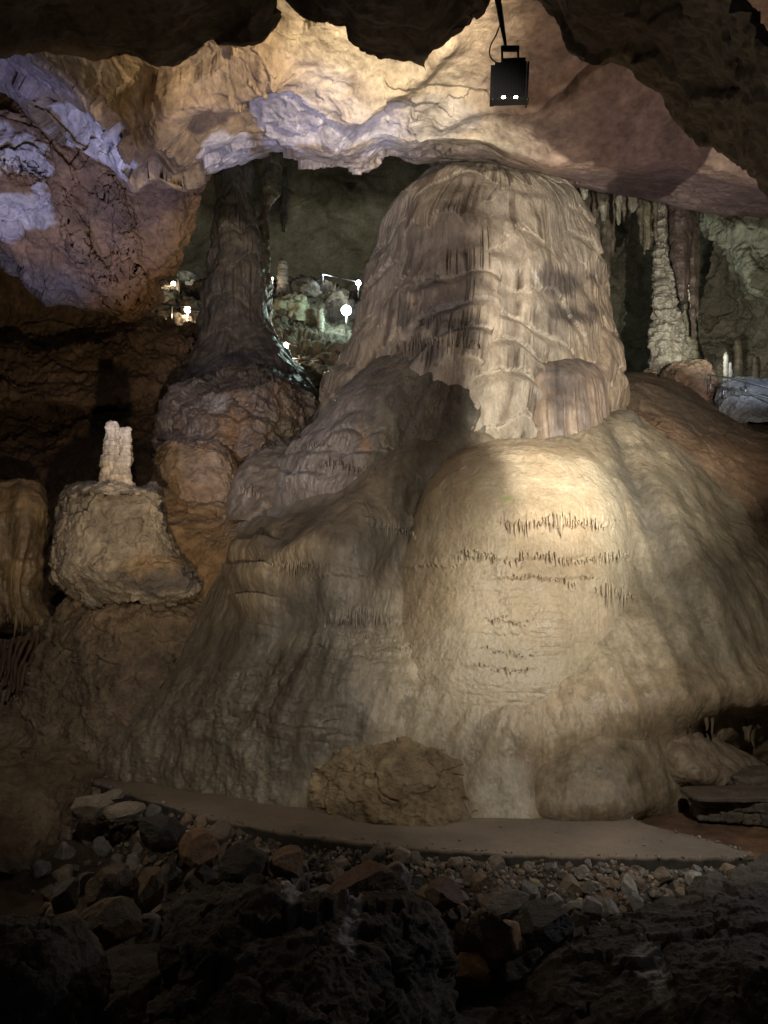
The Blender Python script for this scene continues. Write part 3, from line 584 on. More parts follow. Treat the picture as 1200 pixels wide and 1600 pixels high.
# hanging wall on the left, under the ceiling
rows = [[(-140,40,13.6),(0,90,13.6),(70,140,13.5),(150,230,13.6),(220,240,14.0),(300,240,14.4),(345,235,14.8)],
        [(-140,190,13.2),(0,190,13.2),(70,225,13.4),(150,270,13.8),(220,280,14.2),(290,280,14.5),(335,275,14.9)],
        [(-140,270,13.0),(0,270,13.1),(70,290,13.6),(150,330,14.2),(220,340,14.6),(280,335,14.8),(312,330,15.1)],
        [(-140,330,13.3),(0,340,13.6),(70,365,14.2),(150,400,14.8),(215,410,15.1),(260,400,15.2),(285,390,15.4)],
        [(-140,370,14.2),(0,390,14.5),(60,420,15.0),(140,450,15.4),(200,462,15.6),(238,452,15.7),(262,440,15.9)],
        [(-140,390,15.0),(0,412,15.2),(60,444,15.5),(130,470,15.8),(200,486,16.0),(228,476,16.0),(246,462,16.2)],
        [(-140,370,15.8),(0,390,16.0),(60,420,16.2),(130,450,16.4),(200,462,16.5),(228,450,16.6),(246,440,16.8)],
        [(-140,200,17),(0,220,17),(60,250,17),(130,280,17),(200,290,17),(228,290,17),(246,300,17.5)]]
p = Patch(rows, 420, 420); px, py = p.px, p.py; X = p.V
v, e, v2, e2 = rockify(p, .34, .55, 200, .6); p.renorm()
p.push(.16 * ridge(px + 8 * noise(X, 1, 3), py, [(95, 300), (130, 390), (190, 460)], 18) + .18 * ridge(px, py, [(170, 290), (200, 380), (205, 470)], 22) - .2 * ridge(px, py, [(20, 262), (50, 270)], 16) + .03 * fbm(X, 3, 5, 205))
c = rockcol(p, c3(.30, .195, .115), c3(.24, .165, .11), 201, .8, v); c = mixc(c, c3(.36, .20, .08), .6 * blob(px, py, 190, 440, 60, 45, .6, 0, .5 * fbm(X, 1.5, 4, 4)))
nz = .5 * fbm(X, c3(1.1, 1.1, 2), 5, 202)
cool_pool = np.maximum.reduce([blob(px, py, 22, 235, 50, 40, .15, 20, nz), blob(px, py, 22, 330, 66, 50, .18, 10, nz), blob(px, py, -60, 290, 90, 110, .2, 0, nz)])  # bluish lamplight on the wall, painted as pale patches
c = mixc(c, PALE_PATCH, .92 * cool_pool); c = mixc(c, c3(.16, .15, .145), .7 * sm(395, 425, py + .0 * px - .25 * (px - 60)) * sm(160, 120, px))
p.col = c; o = p.build('hanging_wall', M['rock']); tag(o, 'ochre rock wall hanging down at upper left with bluish lamplight painted as pale patches', 'rock wall')

# ================================================================ back of the cave
def wall(name, rows, nu, nv, seed, base, alt, label, amp=.5, scale=.35, colf=None, kind='structure', cat='rock wall', mat='rock', strat=0):
    p = Patch(rows, nu, nv); v, e, v2, e2 = rockify(p, amp, scale, seed, .6, strat)
    p.col = rockcol(p, base, alt, seed + 1, scale, v) * (1 - .3 * (1 - sm(0, .05, e)))[..., None]
    if colf: colf(p)
    o = p.build(name, M[mat]); tag(o, label, cat, kind=kind); return p
def cf(p):
    p.col = mixc(p.col, c3(.04, .035, .03), .8 * np.maximum(blob(p.px, p.py, 548, 292, 9, 7, .4, 0, .3 * noise(p.V, 2, 1)), blob(p.px, p.py, 443, 335, 6, 24, .4, 0, .3 * noise(p.V, 2, 1))))
    p.push(-.25 * ridge(p.px, p.py + 6 * noise(p.V, .5, 2), [(455, 330), (520, 300), (600, 285)], 7) - .2 * ridge(p.px, p.py, [(515, 335), (550, 345)], 4))
wall('back_wall', [[(100,60,24),(350,120,26),(520,150,27),(660,180,27),(800,200,26),(950,220,25),(1100,220,23),(1400,180,20)],
     [(100,220,28),(350,240,30),(520,240,31),(660,250,31),(800,260,30),(950,280,28),(1100,290,25),(1400,280,21)],
     [(100,400,30),(350,400,33),(520,400,34),(660,400,34),(800,400,32),(950,400,29),(1100,400,26),(1400,400,22)],
     [(100,520,30),(350,520,34),(520,530,35),(660,540,34),(800,550,32),(950,540,28),(1100,520,25),(1400,520,21)],
     [(100,760,28),(350,720,31),(520,700,32),(660,700,31),(800,700,30),(950,680,27),(1100,680,24),(1400,680,20)]], 380, 260, 210, c3(.25, .235, .17), c3(.19, .175, .13), 'far olive grey cave wall behind the columns', .7, .22, cf)

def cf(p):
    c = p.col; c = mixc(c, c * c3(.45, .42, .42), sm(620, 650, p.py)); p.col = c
wall('left_recess', [[(-160,400,19),(0,410,19),(120,440,19.5),(190,470,19.5),(300,512,19),(360,530,19)],
     [(-160,520,19.5),(0,520,19.5),(120,520,19.5),(200,500,19),(300,525,18.5),(350,540,18.5)],
     [(-160,540,17.5),(0,545,17.5),(100,548,17.5),(190,522,17.8),(250,520,17.8),(300,540,18)],
     [(-160,600,16.5),(0,590,16.5),(100,590,16.8),(190,570,17.0),(250,560,17.2),(300,555,17.6)],
     [(-160,625,16),(0,620,16),(100,632,16.2),(180,630,16.5),(250,600,17),(300,590,17.5)],
     [(-160,650,17.5),(0,640,17.5),(100,655,17.5),(180,650,17.2),(250,640,17.2),(300,640,17.4)],
     [(-160,740,15.5),(0,745,15.5),(100,745,15.3),(180,745,15.2),(250,740,15.4),(300,740,15.8)],
     [(-160,860,14.5),(0,860,14.5),(100,860,14.5),(180,860,14.4),(250,860,14.6),(310,860,14.8)],
     [(-160,1010,14),(0,1010,14),(100,1010,14),(180,1010,14),(250,1010,14),(310,1010,14)]], 380, 460, 220, c3(.19, .135, .09), c3(.14, .10, .07), 'dark layered rock recess with broken shelves at left', .22, .9, cf, strat=.8)
# slope between the left column foot and the flowstone
wall('saddle_slope', [[(300,700,15.6),(360,740,15.2),(400,720,14.8),(440,700,14.5),(500,690,14.4)],
     [(240,740,14.0),(340,790,13.6),(375,790,13.4),(420,780,13.3),(500,770,13.2)],
     [(240,800,13.2),(320,840,12.8),(360,830,12.7),(420,830,12.5),(500,830,12.4)],
     [(255,870,12.6),(310,880,12.5),(360,880,12.4),(420,880,12.3),(500,880,12.3)],
     [(270,960,12.4),(310,960,12.4),(360,960,12.3),(420,960,12.2),(500,960,12.2)]], 240, 240, 225, c3(.26, .18, .11), c3(.20, .155, .11), 'ochre slope between boulder and flowstone', .10, 1.1)
sd = lobe([ring(698, 425, 455, 14.2, .2), ring(712, 395, 470, 14.0, .6), ring(740, 368, 480, 13.8, .9), ring(775, 358, 470, 13.6, 1.0), ring(815, 352, 460, 13.5, 1.05)], 228, 'side_lobe', c3(.22, .19, .16), 200, 200, .05)
spikes([sd], 372, 412, 768, 10, .30, .03, 345, flow)

# ================================================================ left boulder, twin stalagmite, lower rocks
def cf(p):
    p.col = mixc(p.col, c3(.30, .19, .08), .6 * blob(p.px, p.py, 240, 890, 60, 30, .6, 0, .3 * noise(p.V, 2, 1)))
    p.col = mixc(p.col, c3(.10, .105, .12), .75 * blob(p.px, p.py, 250, 905, 75, 20, .6, 0, .5 * fbm(p.V, 3, 3, 1)))
boulder('pale_boulder', [ring(758, 150, 230, 12.6, .3, pw=.6), ring(762, 110, 246, 12.6, .8, pw=.5), ring(785, 94, 252, 12.6, 1.05, pw=.5), ring(830, 89, 262, 12.6, 1.15, pw=.55), ring(870, 84, 278, 12.6, 1.2, pw=.6), ring(895, 82, 300, 12.6, 1.22, pw=.65), ring(912, 92, 318, 12.6, 1.15, pw=.7), ring(930, 110, 310, 12.6, 1.0, pw=.7), ring(945, 130, 280, 12.6, .8)],
        230, c3(.35, .315, .27), c3(.27, .245, .215), 'big pale grey boulder carrying a white twin stalagmite on its top', nu=420, nv=340, amp=.10, scale=1.5, fine=.8, colf=cf)
tw = thing('twin_stalagmite', P(183, 758, 11.7), 'small white knobbly stalagmite with two tips standing on the pale boulder', 'stalagmite')
def sstack(rows, seed, col, name, parent, H=.09, A=.03, nu=90, nv=200, fr=12, fl=.01, rough=.03, label=None, mat='flow'):
    p = Patch(rows, nu, nv); p.push(rough * fbm(p.V, 4, 4, seed))
    w_ = (p.z + .25 * H * n1(p.S, 3, seed + 1, p.z, 2)) / H; f = w_ - np.floor(w_); k = np.floor(w_)
    p.push(A * (sm(1, .55, f) * (.6 + .4 * f)) * (.7 + .5 * n1(k * 3.3, 1, seed + 3)) + fl * n1(p.S, fr, seed + 2, p.z, .8))
    p.col = col * (1 + .25 * fbm(p.V, 5, 4, seed + 4))[..., None] * (1 - .3 * (f < .08))[..., None]
    return p.build(name, M[mat], parent)
Yt = 11.75
sstack([ring(660, 172, 178, Yt, .03, 175), ring(663, 166, 184, Yt, .09, 175), ring(680, 163, 187, Yt, .12, 175), ring(710, 161, 187, Yt, .14, 175), ring(735, 159, 189, Yt, .15, 175), ring(750, 155, 194, Yt, .18, 175), ring(760, 142, 210, Yt, .34, 175), ring(772, 120, 232, Yt, .6, 175)], 240, c3(.66, .60, .54), 'spire', tw, .11, .03, 110, 260, 14, .012, .06)
sstack([ring(668, 193, 197, Yt, .03, 175), ring(673, 188, 202, Yt, .08, 175), ring(690, 186, 205, Yt, .10, 175), ring(715, 184, 206, Yt, .1, 175), ring(740, 182, 206, Yt, .12, 175), ring(755, 180, 207, Yt, .14, 175), ring(770, 180, 210, Yt, .15, 175)], 245, c3(.64, .58, .50), 'spire', tw, .10, .028, 90, 240, 14, .012, .05)
# rock mass below the boulder
wall('lower_left_rock', [[(-100,1010,14),(20,1000,13.8),(75,965,13.2),(110,945,12.9),(170,935,12.6),(240,930,12.6),(330,925,12.8)],
     [(-60,1050,13.2),(35,1040,12.9),(80,1000,12.2),(120,975,11.9),(170,960,11.7),(240,955,11.7),(330,950,12.0)],
     [(-60,1110,12.5),(20,1090,12.2),(80,1050,11.8),(130,1030,11.5),(180,1020,11.3),(240,1010,11.4),(330,1010,11.8)],
     [(-60,1160,11.8),(10,1150,11.5),(80,1120,11.3),(130,1110,11.1),(180,1110,11.0),(240,1110,11.1),(330,1110,11.6)],
     [(-60,1220,11.0),(10,1215,10.9),(80,1200,10.8),(130,1200,10.8),(180,1200,10.8),(240,1200,10.9),(330,1200,11.4)]], 420, 340, 250, c3(.235, .185, .135), c3(.28, .215, .155), 'cracked brown bedrock step under the pale boulder at left', .20, 1.0)
# drapery column on the far left
dc = thing('brown_drapery', P(30, 975, 13), 'brown fluted drapery hanging at the far left beside the dark gap', 'drapery')
rows = [ring(748, -20, 60, 13.6, .3), ring(765, -60, 72, 13.6, .6), ring(800, -80, 80, 13.6, .8), ring(850, -80, 74, 13.6, .85), ring(900, -80, 62, 13.6, .8), ring(945, -80, 64, 13.6, .75), ring(975, -80, 84, 13.6, .7), ring(990, -80, 70, 13.8, .5)]
p = Patch(rows, 260, 260); p.push(.08 * fbm(p.V, 1.5, 4, 255)); fl_ = -np.abs(n1(p.S, 5.5, 256, p.z, .3)) * 1.7 + .5; p.push(.07 * fl_ * sm(790, 820, p.py))
p.col = mixc(c3(.27, .20, .12), c3(.16, .12, .08), sm(-.3, .4, fbm(p.V, 1.5, 4, 257))) * (1 - .4 * sm(.1, .9, -fl_))[..., None]; p.build('curtain', M['flow'], dc)
spikes([p], -30, 80, 968, 26, .28, .03, 350, dc)
# root-like red strands at the left edge
st_parts = []
R = random.Random(5)
rt_ = thing('rock_strands', P(20, 1100, 12), 'thin glistening reddish rock ribs at the left edge below the brown drapery', 'rock ribs')
def tube(pts, r, m=8, cap=True):
    pts = [Vector(q) for q in pts]; n = len(pts); V = []
    up = Vector((.13, .2, 1)).normalized()
    for i, q in enumerate(pts):
        d = (pts[min(i + 1, n - 1)] - pts[max(i - 1, 0)]).normalized(); a = d.cross(up)
        if a.length < .05: a = d.cross(Vector((1, 0, 0)))
        a.normalize(); b = d.cross(a); rr = r[i] if hasattr(r, '__len__') else r
        for k in range(m): t = 2 * math.pi * k / m; V.append(q + a * math.cos(t) * rr + b * math.sin(t) * rr)
    Fq = [[i * m + k, i * m + (k + 1) % m, (i + 1) * m + (k + 1) % m, (i + 1) * m + k] for i in range(n - 1) for k in range(m)]
    if cap:
        V.append(pts[0]); V.append(pts[-1]); c0, c1 = len(V) - 2, len(V) - 1
        for k in range(0, m, 2):
            Fq.append([c0, (k + 2) % m, (k + 1) % m, k]); b_ = (n - 1) * m; Fq.append([c1, b_ + k, b_ + (k + 1) % m, b_ + (k + 2) % m])
    return np.array([tuple(v) for v in V]), np.array(Fq)
for i in range(9):
    x0 = 58 - i * 9 + R.uniform(-3, 3); pts = []
    for t in np.linspace(0, 1, 9): pts.append(P(x0 - 26 * t + 4 * math.sin(t * 6 + i), 985 + i * 3 + t * (95 + R.uniform(-8, 8)), 12.4 + .1 * i - .5 * t))
    V, Fq = tube(pts, [.02 + .025 * abs(math.sin(j * 1.7 + i)) for j in range(9)], 8, False); st_parts.append((V, Fq, c3(.13, .085, .06)))
V, Fq, C = join_parts(st_parts); mesh_obj('strands', V, Fq, M['flow_wet'], C, rt_)

# ================================================================ right-hand chamber
def cf(p):
    p.col = mixc(p.col, c3(.10, .085, .07), .7 * blob(p.px, p.py, 1080, 650, 110, 30, .6, 25, .4 * noise(p.V, .8, 1)))
p = wall('brown_slope', [[(900,590,20),(980,582,19),(1060,580,20),(1130,610,20),(1200,625,20),(1340,640,19)],
     [(930,610,17),(990,600,16.5),(1060,610,17),(1130,640,17.5),(1200,660,17.5),(1340,670,17)],
     [(950,650,15.2),(1010,650,15),(1080,670,15),(1140,690,15.3),(1200,700,15.5),(1340,700,15)],
     [(960,720,13.9),(1030,730,13.8),(1100,750,13.8),(1160,760,14),(1220,770,14),(1340,780,14)],
     [(980,850,13),(1050,860,13),(1120,870,12.8),(1180,880,12.8),(1240,900,12.8),(1340,920,12.8)]], 300, 260, 260, c3(.23, .165, .115), c3(.19, .145, .105), 'smooth brown mud slope behind the right shoulder of the flowstone', .12, .5, cf, mat='dirt')
def cf(p):
    nz = .5 * fbm(p.V, .8, 4, 3)
    p.col = mixc(p.col, c3(.50, .52, .42), .9 * np.maximum(blob(p.px, p.py, 1140, 385, 70, 24, .2, 48, nz), blob(p.px, p.py, 1170, 370, 26, 30, .2, 30, nz)))
wall('right_rock', [[(1085,300,22),(1130,290,21),(1180,290,20),(1240,290,19),(1340,290,18)],
     [(1090,350,22),(1120,350,21),(1180,360,20),(1240,360,19),(1340,360,18)],
     [(1100,380,21.6),(1130,400,20.8),(1180,430,19.8),(1240,420,19),(1340,420,18)],
     [(1115,410,22.5),(1150,435,21.8),(1190,460,21),(1240,470,20),(1340,470,19)],
     [(1090,480,23),(1140,490,22.5),(1190,500,21.5),(1240,510,20),(1340,510,19)],
     [(1100,560,22),(1140,570,21.6),(1190,580,21),(1240,590,20),(1340,590,19)],
     [(1120,640,21),(1150,650,20.5),(1190,650,20),(1240,650,19),(1340,650,18)]], 260, 300, 265, c3(.24, .215, .165), c3(.18, .155, .12), 'jagged rock with pale greenish crust at the right edge under the ceiling', .35, .6, cf, kind=None)
ct_ = thing('pagoda_column', P(1045, 600, 19.5), 'slender pale column of stacked collars right of the giant flowstone', 'column')
Y0 = 19.5
sstack([ring(300, 1030, 1040, Y0, .1, 150), ring(345, 1027, 1044, Y0, .15, 150), ring(380, 1026, 1046, Y0, .18, 150), ring(430, 1024, 1049, Y0, .22, 150), ring(462, 1024, 1052, Y0, .24, 150), ring(500, 1022, 1062, Y0, .35, 150), ring(550, 1018, 1074, Y0, .5, 150), ring(600, 1012, 1082, Y0, .65, 150), ring(625, 1008, 1085, Y0, .7, 150)], 270, c3(.36, .32, .27), 'shaft', ct_, .22, .10, 140, 420, 8, .05, .12)
dk = [('dark_stalactite', 1066, 20, 335, 470, 19.0, 'broad dark brown stalactite beside the collared column', c3(.12, .085, .075), 7),
      ('dark_stalactite', 1083, 10, 335, 530, 19.2, 'long thin dark stalactite right of the broad one', c3(.13, .095, .08), 8),
      ('pale_stalactite', 1010, 14, 318, 390, 19.6, 'cluster like fluted stalactite left of the collared column', c3(.24, .21, .15), 9),
      ('dark_stalactite', 920, 14, 290, 440, 17.5, 'knobbly dark stalactite close to the right side of the giant flowstone', c3(.15, .13, .10), 10),
      ('dark_stalactite', 948, 11, 300, 480, 18.2, 'long dark stalactite behind the right side of the giant flowstone', c3(.17, .145, .11), 11),
      ('pale_stalactite', 966, 5, 312, 352, 17.0, 'short pale stalactite under the ceiling between two dark ones', c3(.42, .40, .31), 12),
      ('pale_stalactite', 988, 7, 315, 332, 17.0, 'stubby pale stalactite under the ceiling left of the fluted one', c3(.40, .38, .30), 13),
      ('pale_stalactite', 913, 7, 292, 312, 16.0, 'tiny pale stalactite beside the top of the giant flowstone', c3(.45, .43, .34), 14),
      ('pale_stalactite', 944, 7, 300, 345, 16.5, 'pale ragged stalactite tip hanging from the dark ceiling edge', c3(.40, .38, .29), 15),
      ('grey_stalactite', 443, 6, 300, 362, 27.0, 'thin dark stalactite hanging before the far olive wall', c3(.10, .09, .08), 16)]
for i_, (x_, y0_, y1_, hw_, Y_) in enumerate([(1001, 318, 382, 3.5, 19.2), (1007, 318, 398, 3, 19.4), (1018, 318, 392, 4, 19.8), (1024, 322, 372, 3, 19.1), (1050, 330, 420, 4, 19.7), (1056, 330, 470, 5, 19.9), (1075, 335, 452, 5, 19.4), (1090, 338, 500, 4, 19.6), (930, 290, 372, 4, 17.0), (957, 305, 400, 5, 18.6), (936, 296, 405, 6, 18.4), (975, 312, 345, 3, 17.4), (906, 288, 360, 5, 16.8)]):
    dk.append(('thin_stalactite', x_, hw_, y0_, y1_, Y_, 'thin fluted stalactite in the curtain hanging right of the giant flowstone', c3(.20, .165, .125) * (.8 + .06 * (i_ % 6)), 30 + i_))
for nm, x, hw, y0, y1, Y, lb, cc, sd_ in dk:
    H = y1 - y0; sc = Y / F
    rows = [ring(y0 - 40, x - hw, x + hw, Y, hw * sc, 175), ring(y0, x - hw, x + hw, Y, hw * sc, 175), ring(y0 + H * .35, x - hw * .9, x + hw * .8, Y, hw * sc * .85, 175), ring(y0 + H * .65, x - hw * .6, x + hw * .6, Y, hw * sc * .6, 175), ring(y0 + H * .88, x - hw * .3, x + hw * .3, Y, hw * sc * .3, 175), ring(y1, x - 1, x + 1, Y, .02, 175)]
    p = Patch(rows, 70, 160); p.push(.05 * fbm(p.V, 2.5, 4, sd_) + .06 * (-np.abs(n1(p.S, 5, sd_, p.z, .15)) + .3)); p.col = cc * (1 + .3 * fbm(p.V, 3, 3, sd_))[..., None]
    tag(p.build(nm, M['flow']), lb, 'stalactite', 'thin stalactites right of the flowstone' if nm == 'thin_stalactite' else None)
def smite(x, y0, y1, hw, Y, lb, cc, sd_, H=.2):
    h = y1 - y0; sc = Y / F
    rows = [ring(y0, x - .5, x + .5, Y, .01, 175), ring(y0 + h * .05, x - hw * .5, x + hw * .5, Y, hw * sc * .5, 175), ring(y0 + h * .25, x - hw * .7, x + hw * .7, Y, hw * sc * .7, 175), ring(y0 + h * .6, x - hw * .8, x + hw * .85, Y, hw * sc * .85, 175), ring(y1, x - hw, x + hw, Y, hw * sc, 175), ring(y1 + 15, x - hw * 1.3, x + hw * 1.3, Y, hw * sc * 1.3, 175)]
    o = sstack(rows, sd_, cc, 'stalagmite', None, H, .25 * hw * sc, 60, 120, 5, .02, .15 * hw * sc); tag(o, lb, 'stalagmite')
smite(1077, 472, 545, 12, 20, 'pale blunt stalagmite just right of the collared column', c3(.36, .34, .25), 280)
smite(1134, 551, 610, 5, 17.8, 'narrow grey stalagmite left of the other by the right hand railing', c3(.46, .44, .42), 281)
smite(1141, 566, 612, 5, 17.6, 'shorter pointed grey stalagmite right of the narrow one by the railing', c3(.42, .41, .40), 282)
smite(1153, 532, 580, 8, 20, 'stubby ringed brown stalagmite against the right rock', c3(.27, .23, .17), 283)
smite(1180, 557, 584, 6, 20.5, 'small brown stalagmite nearest the right edge', c3(.25, .21, .15), 284)
smite(441, 404, 448, 9, 25, 'round topped stalagmite on the far terrace right of the thin column', c3(.38, .33, .27), 285)
smite(501, 482, 540, 7, 22, 'banded grey stalagmite under the greenish lamp', c3(.33, .31, .26), 286, .25)
smite(478, 444, 466, 6, 25, 'small white stalagmite on the far terrace', c3(.55, .52, .46), 287, .3)
# far grey flowstone cone by the right railing
boulder('grey_cone', [ring(590, 1180, 1210, 17.9, .2), ring(596, 1130, 1260, 17.9, .6), ring(610, 1120, 1290, 17.9, 1.0), ring(632, 1115, 1320, 17.9, 1.3), ring(660, 1110, 1330, 17.9, 1.5)], 290, c3(.24, .25, .27), c3(.19, .20, .22), 'bluish grey flowstone hump behind the right hand railing', 'flowstone', amp=.08, scale=1.5)
boulder('ledge_rock', [ring(565, 1065, 1090, 18.4, .2), ring(570, 1048, 1105, 18.4, .5, pw=.7), ring(585, 1040, 1115, 18.4, .7, pw=.7), ring(605, 1040, 1120, 18.4, .7, pw=.7), ring(640, 1040, 1120, 18.4, .7)], 291, c3(.22, .14, .10), c3(.17, .12, .09), 'brown broken ledge at the foot of the collared column', 'rock', amp=.15, scale=1.4)
boulder('shoulder_rock', [ring(640, 965, 990, 12.9, .15), ring(650, 940, 1000, 12.9, .4), ring(672, 925, 1010, 12.9, .55), ring(705, 920, 1020, 12.9, .65)], 292, c3(.24, .21, .15), c3(.20, .18, .14), None, amp=.03, scale=1.2, parent=flow, mat='flow')

# far terrace with rubble, seen between the two columns
def cf(p):
    p.col = p.col
wall('far_terrace', [[(215,452,25),(300,440,26),(420,440,27),(480,440,27),(540,455,27),(640,470,27)],
     [(215,470,22.5),(300,462,23),(420,462,24),(480,470,24),(540,490,24),(640,500,24)],
     [(215,500,21.5),(300,490,21.5),(420,500,22),(480,510,22),(540,530,22),(640,540,22)],
     [(215,530,20.5),(300,525,20),(420,540,20.5),(480,550,20.5),(540,565,20.5),(640,570,20)],
     [(215,640,19.5),(300,640,19),(420,640,19),(480,640,18.5),(540,650,18.5),(640,650,18.5)]], 300, 240, 295, c3(.20, .17, .13), c3(.13, .11, .09), 'dark stony terrace with lamps between the two columns', .45, .7, cf)
rt2 = [(455, 480, 22, 12, 22.5, c3(.40, .39, .29), 'pale greenish rock lit beside the lamps on the far terrace'), (428, 490, 12, 9, 22.2, c3(.36, .35, .27), 'small pale slab left of the greenish rock on the far terrace'), (485, 452, 12, 7, 25, c3(.5, .48, .42), 'little white rock high on the far terrace'),
       (520, 460, 24, 12, 25, c3(.38, .32, .24), 'brown rock beside the upper cool lamp'), (470, 578, 34, 14, 19.2, c3(.50, .46, .36), 'heap of bright stone under the lower railing'), (300, 520, 20, 10, 19.4, c3(.50, .38, .26), 'orange lit rock under the bright warm lamp'), (290, 447, 16, 20, 25, c3(.35, .40, .40), 'pale bluish rock left of the dark column top'),
       (255, 468, 30, 7, 22.8, c3(.45, .42, .36), 'row of crumbly stone above the warm lamp railing'), (480, 505, 14, 10, 22.6, c3(.32, .30, .25), 'grey rock in the middle of the far terrace')]
for i, (x, y, rx, ry, Y, cc, lb) in enumerate(rt2):
    boulder('terrace_rock', [ring(y - ry, x - 2, x + 2, Y, .05, 175, pw=.8), ring(y - ry * .7, x - rx * .7, x + rx * .7, Y, rx * Y / F * .6, 175, pw=.8), ring(y, x - rx, x + rx, Y, rx * Y / F * .9, 175, pw=.8), ring(y + ry * .8, x - rx, x + rx, Y, rx * Y / F, 175, pw=.8), ring(y + ry * 1.8, x - rx, x + rx, Y, rx * Y / F, 175)], 400 + i, cc, cc * .8, lb, 'rock', 60, 60, amp=.22, scale=1.6, fine=.8)

# ================================================================ ground
xs = np.linspace(-14, 14, 60); ys = np.linspace(-3, 24, 60); gx, gy = np.meshgrid(xs, ys)
GV = np.stack([gx, gy, -1.6 + .1 * noise(np.stack([gx, gy, gx * 0], -1), .5, 1)], -1).reshape(-1, 3); gi = np.arange(3600).reshape(60, 60)
o = mesh_obj('cave_floor', GV, np.stack([gi[:-1, :-1], gi[:-1, 1:], gi[1:, 1:], gi[1:, :-1]], -1).reshape(-1, 4), M['dirt'], c3(.12, .09, .065)); tag(o, 'dark cave floor', 'ground', kind='structure')

# side walls of the chamber, outside the picture
for sgn, k0, k1 in ((-1, .72, .3), (1, .75, .8)):
    ys_ = np.linspace(5, 26, 90); zs_ = np.linspace(-2, 14, 70); a_, b_ = np.meshgrid(ys_, zs_)
    W3 = np.stack([sgn * (k0 * a_ + k1), a_, b_], -1); W3[..., 0] += sgn * (.5 + .5 * fbm(W3, .4, 5, 560)); gi = np.arange(90 * 70).reshape(70, 90)
    o = mesh_obj('side_wall', W3.reshape(-1, 3), np.stack([gi[:-1, :-1], gi[:-1, 1:], gi[1:, 1:], gi[1:, :-1]], -1).reshape(-1, 4), M['rock'], c3(.17, .13, .09)); tag(o, 'rough brown side wall of the cave chamber', 'rock wall', kind='structure')

# the path slab: flat top at z=0, ragged edge toward the camera
near = [(140,1219),(200,1240),(260,1257),(330,1277),(400,1293),(480,1306),(560,1317),(650,1326),(750,1332),(850,1336),(950,1338),(1050,1340),(1120,1341),(1178,1338)]
far = [(60,1190),(150,1190),(260,1200),(330,1205),(400,1210),(480,1215),(560,1225),(650,1235),(750,1240),(850,1250),(950,1262),(1010,1288),(1100,1310),(1176,1334)]
NP = np.array([PZ(x, y, 0) for x, y in near]); FP = np.array([PZ(x, y, 0) for x, y in far])
t = np.linspace(0, 1, 420); NPs = cr(t, NP); FPs = cr(t, FP)
rg = .022 * fbm(NPs, 6, 4, 500); NPs[:, 1] -= rg; NPs[:, 0] += rg * .5
s_ = np.linspace(0, 1, 60)[:, None, None]; top = FPs[None] * (1 - s_) + NPs[None] * s_; top[..., 2] = .006 * fbm(top, 1.5, 4, 501)
sk = []
for dz, out in ((-.03, .012), (-.10, .0), (-.20, .03), (-.32, .02), (-.55, .06)):
    r_ = NPs.copy(); nrm = np.cross(np.gradient(NPs, axis=0), [0, 0, 1]); nrm /= np.linalg.norm(nrm, axis=1)[:, None]; r_ += nrm * (out + .03 * fbm(NPs + dz * 7, 9, 3, 502)[:, None]); r_[:, 2] = dz + (0 if dz > -.2 else .05 * noise(NPs, 5, 3)); sk.append(r_)
G = np.concatenate([top, np.array(sk)], 0); n0, n1_ = G.shape[:2]; gi = np.arange(n0 * n1_).reshape(n0, n1_)
fq = np.stack([gi[:-1, :-1], gi[1:, :-1], gi[1:, 1:], gi[:-1, 1:]], -1).reshape(-1, 4)
cc = np.ones((n0, n1_, 3)) * c3(.20, .165, .13) * (1 + .22 * fbm(G, 1.0, 6, 503, .6) - .25 * sm(.1, .5, noise(G, .7, 504)))[..., None]; cc[60:] = c3(.05, .045, .04)
o = mesh_obj('path', G.reshape(-1, 3), fq, M['conc'], cc.reshape(-1, 3)); tag(o, 'curved concrete visitor path with a ragged edge', 'path', kind='structure')

# earth beyond the path on the right, and the bank
def strip(name, rows, nu, nv, seed, base, alt, label, kind='structure', amp=.06, scale=1.2, mat='dirt', cat='ground'):
    p = Patch(rows, nu, nv); p.push(amp * fbm(p.V, scale, 6, seed, .55)); v, e = facets(p.V, scale * 2.2, seed + 4); p.push(amp * .5 * v)
    p.col = rockcol(p, base, alt, seed + 1, 1.0, v); o = p.build(name, M[mat]); tag(o, label, cat, kind=kind); return p
def row(pts): return pts
def zY(px, py, z):
    q = PZ(px, py, z); return (px, py, q.y)
strip('side_ground', [[zY(x, 1240, -.05) for x in (900, 1000, 1100, 1200, 1350)], [zY(x, 1275, -.06) for x in (900, 1000, 1100, 1200, 1350)], [zY(x, 1310, -.07) for x in (900, 1000, 1100, 1200, 1350)], [zY(x, 1345, -.1) for x in (900, 1000, 1100, 1200, 1350)]], 160, 90, 510, c3(.14, .085, .055), c3(.11, .07, .05), 'reddish brown earth right of the path tip', amp=.015)
bank_x = (-160, 0, 150, 300, 450, 600, 750, 900, 1050, 1200, 1360)
def edge_y(x): return float(np.interp(x, [a for a, b in near], [b for a, b in near], left=1205, right=1338))
def Ye(x): return PZ(x, edge_y(x), 0).y
def brow(d, dy): return [(x, edge_y(x) + d, Ye(x) - dy) for x in bank_x]
def bfix(y, Y): return [(x, y, float(np.interp(x, [-160, 150, 600, 1360], Y))) for x in bank_x]
bank = strip('rubble_bank', [brow(6, -.35), brow(16, -.02), brow(48, .35), brow(100, 1.0), bfix(1480, (6.9, 6.5, 6.1, 6.0)), bfix(1560, (6.2, 5.9, 5.6, 5.5)), bfix(1700, (5.2, 5.0, 4.8, 4.7))],
      460, 280, 515, c3(.085, .068, .052), c3(.06, .05, .04), 'dark earth bank of rubble under the path', amp=.07, scale=1.6)
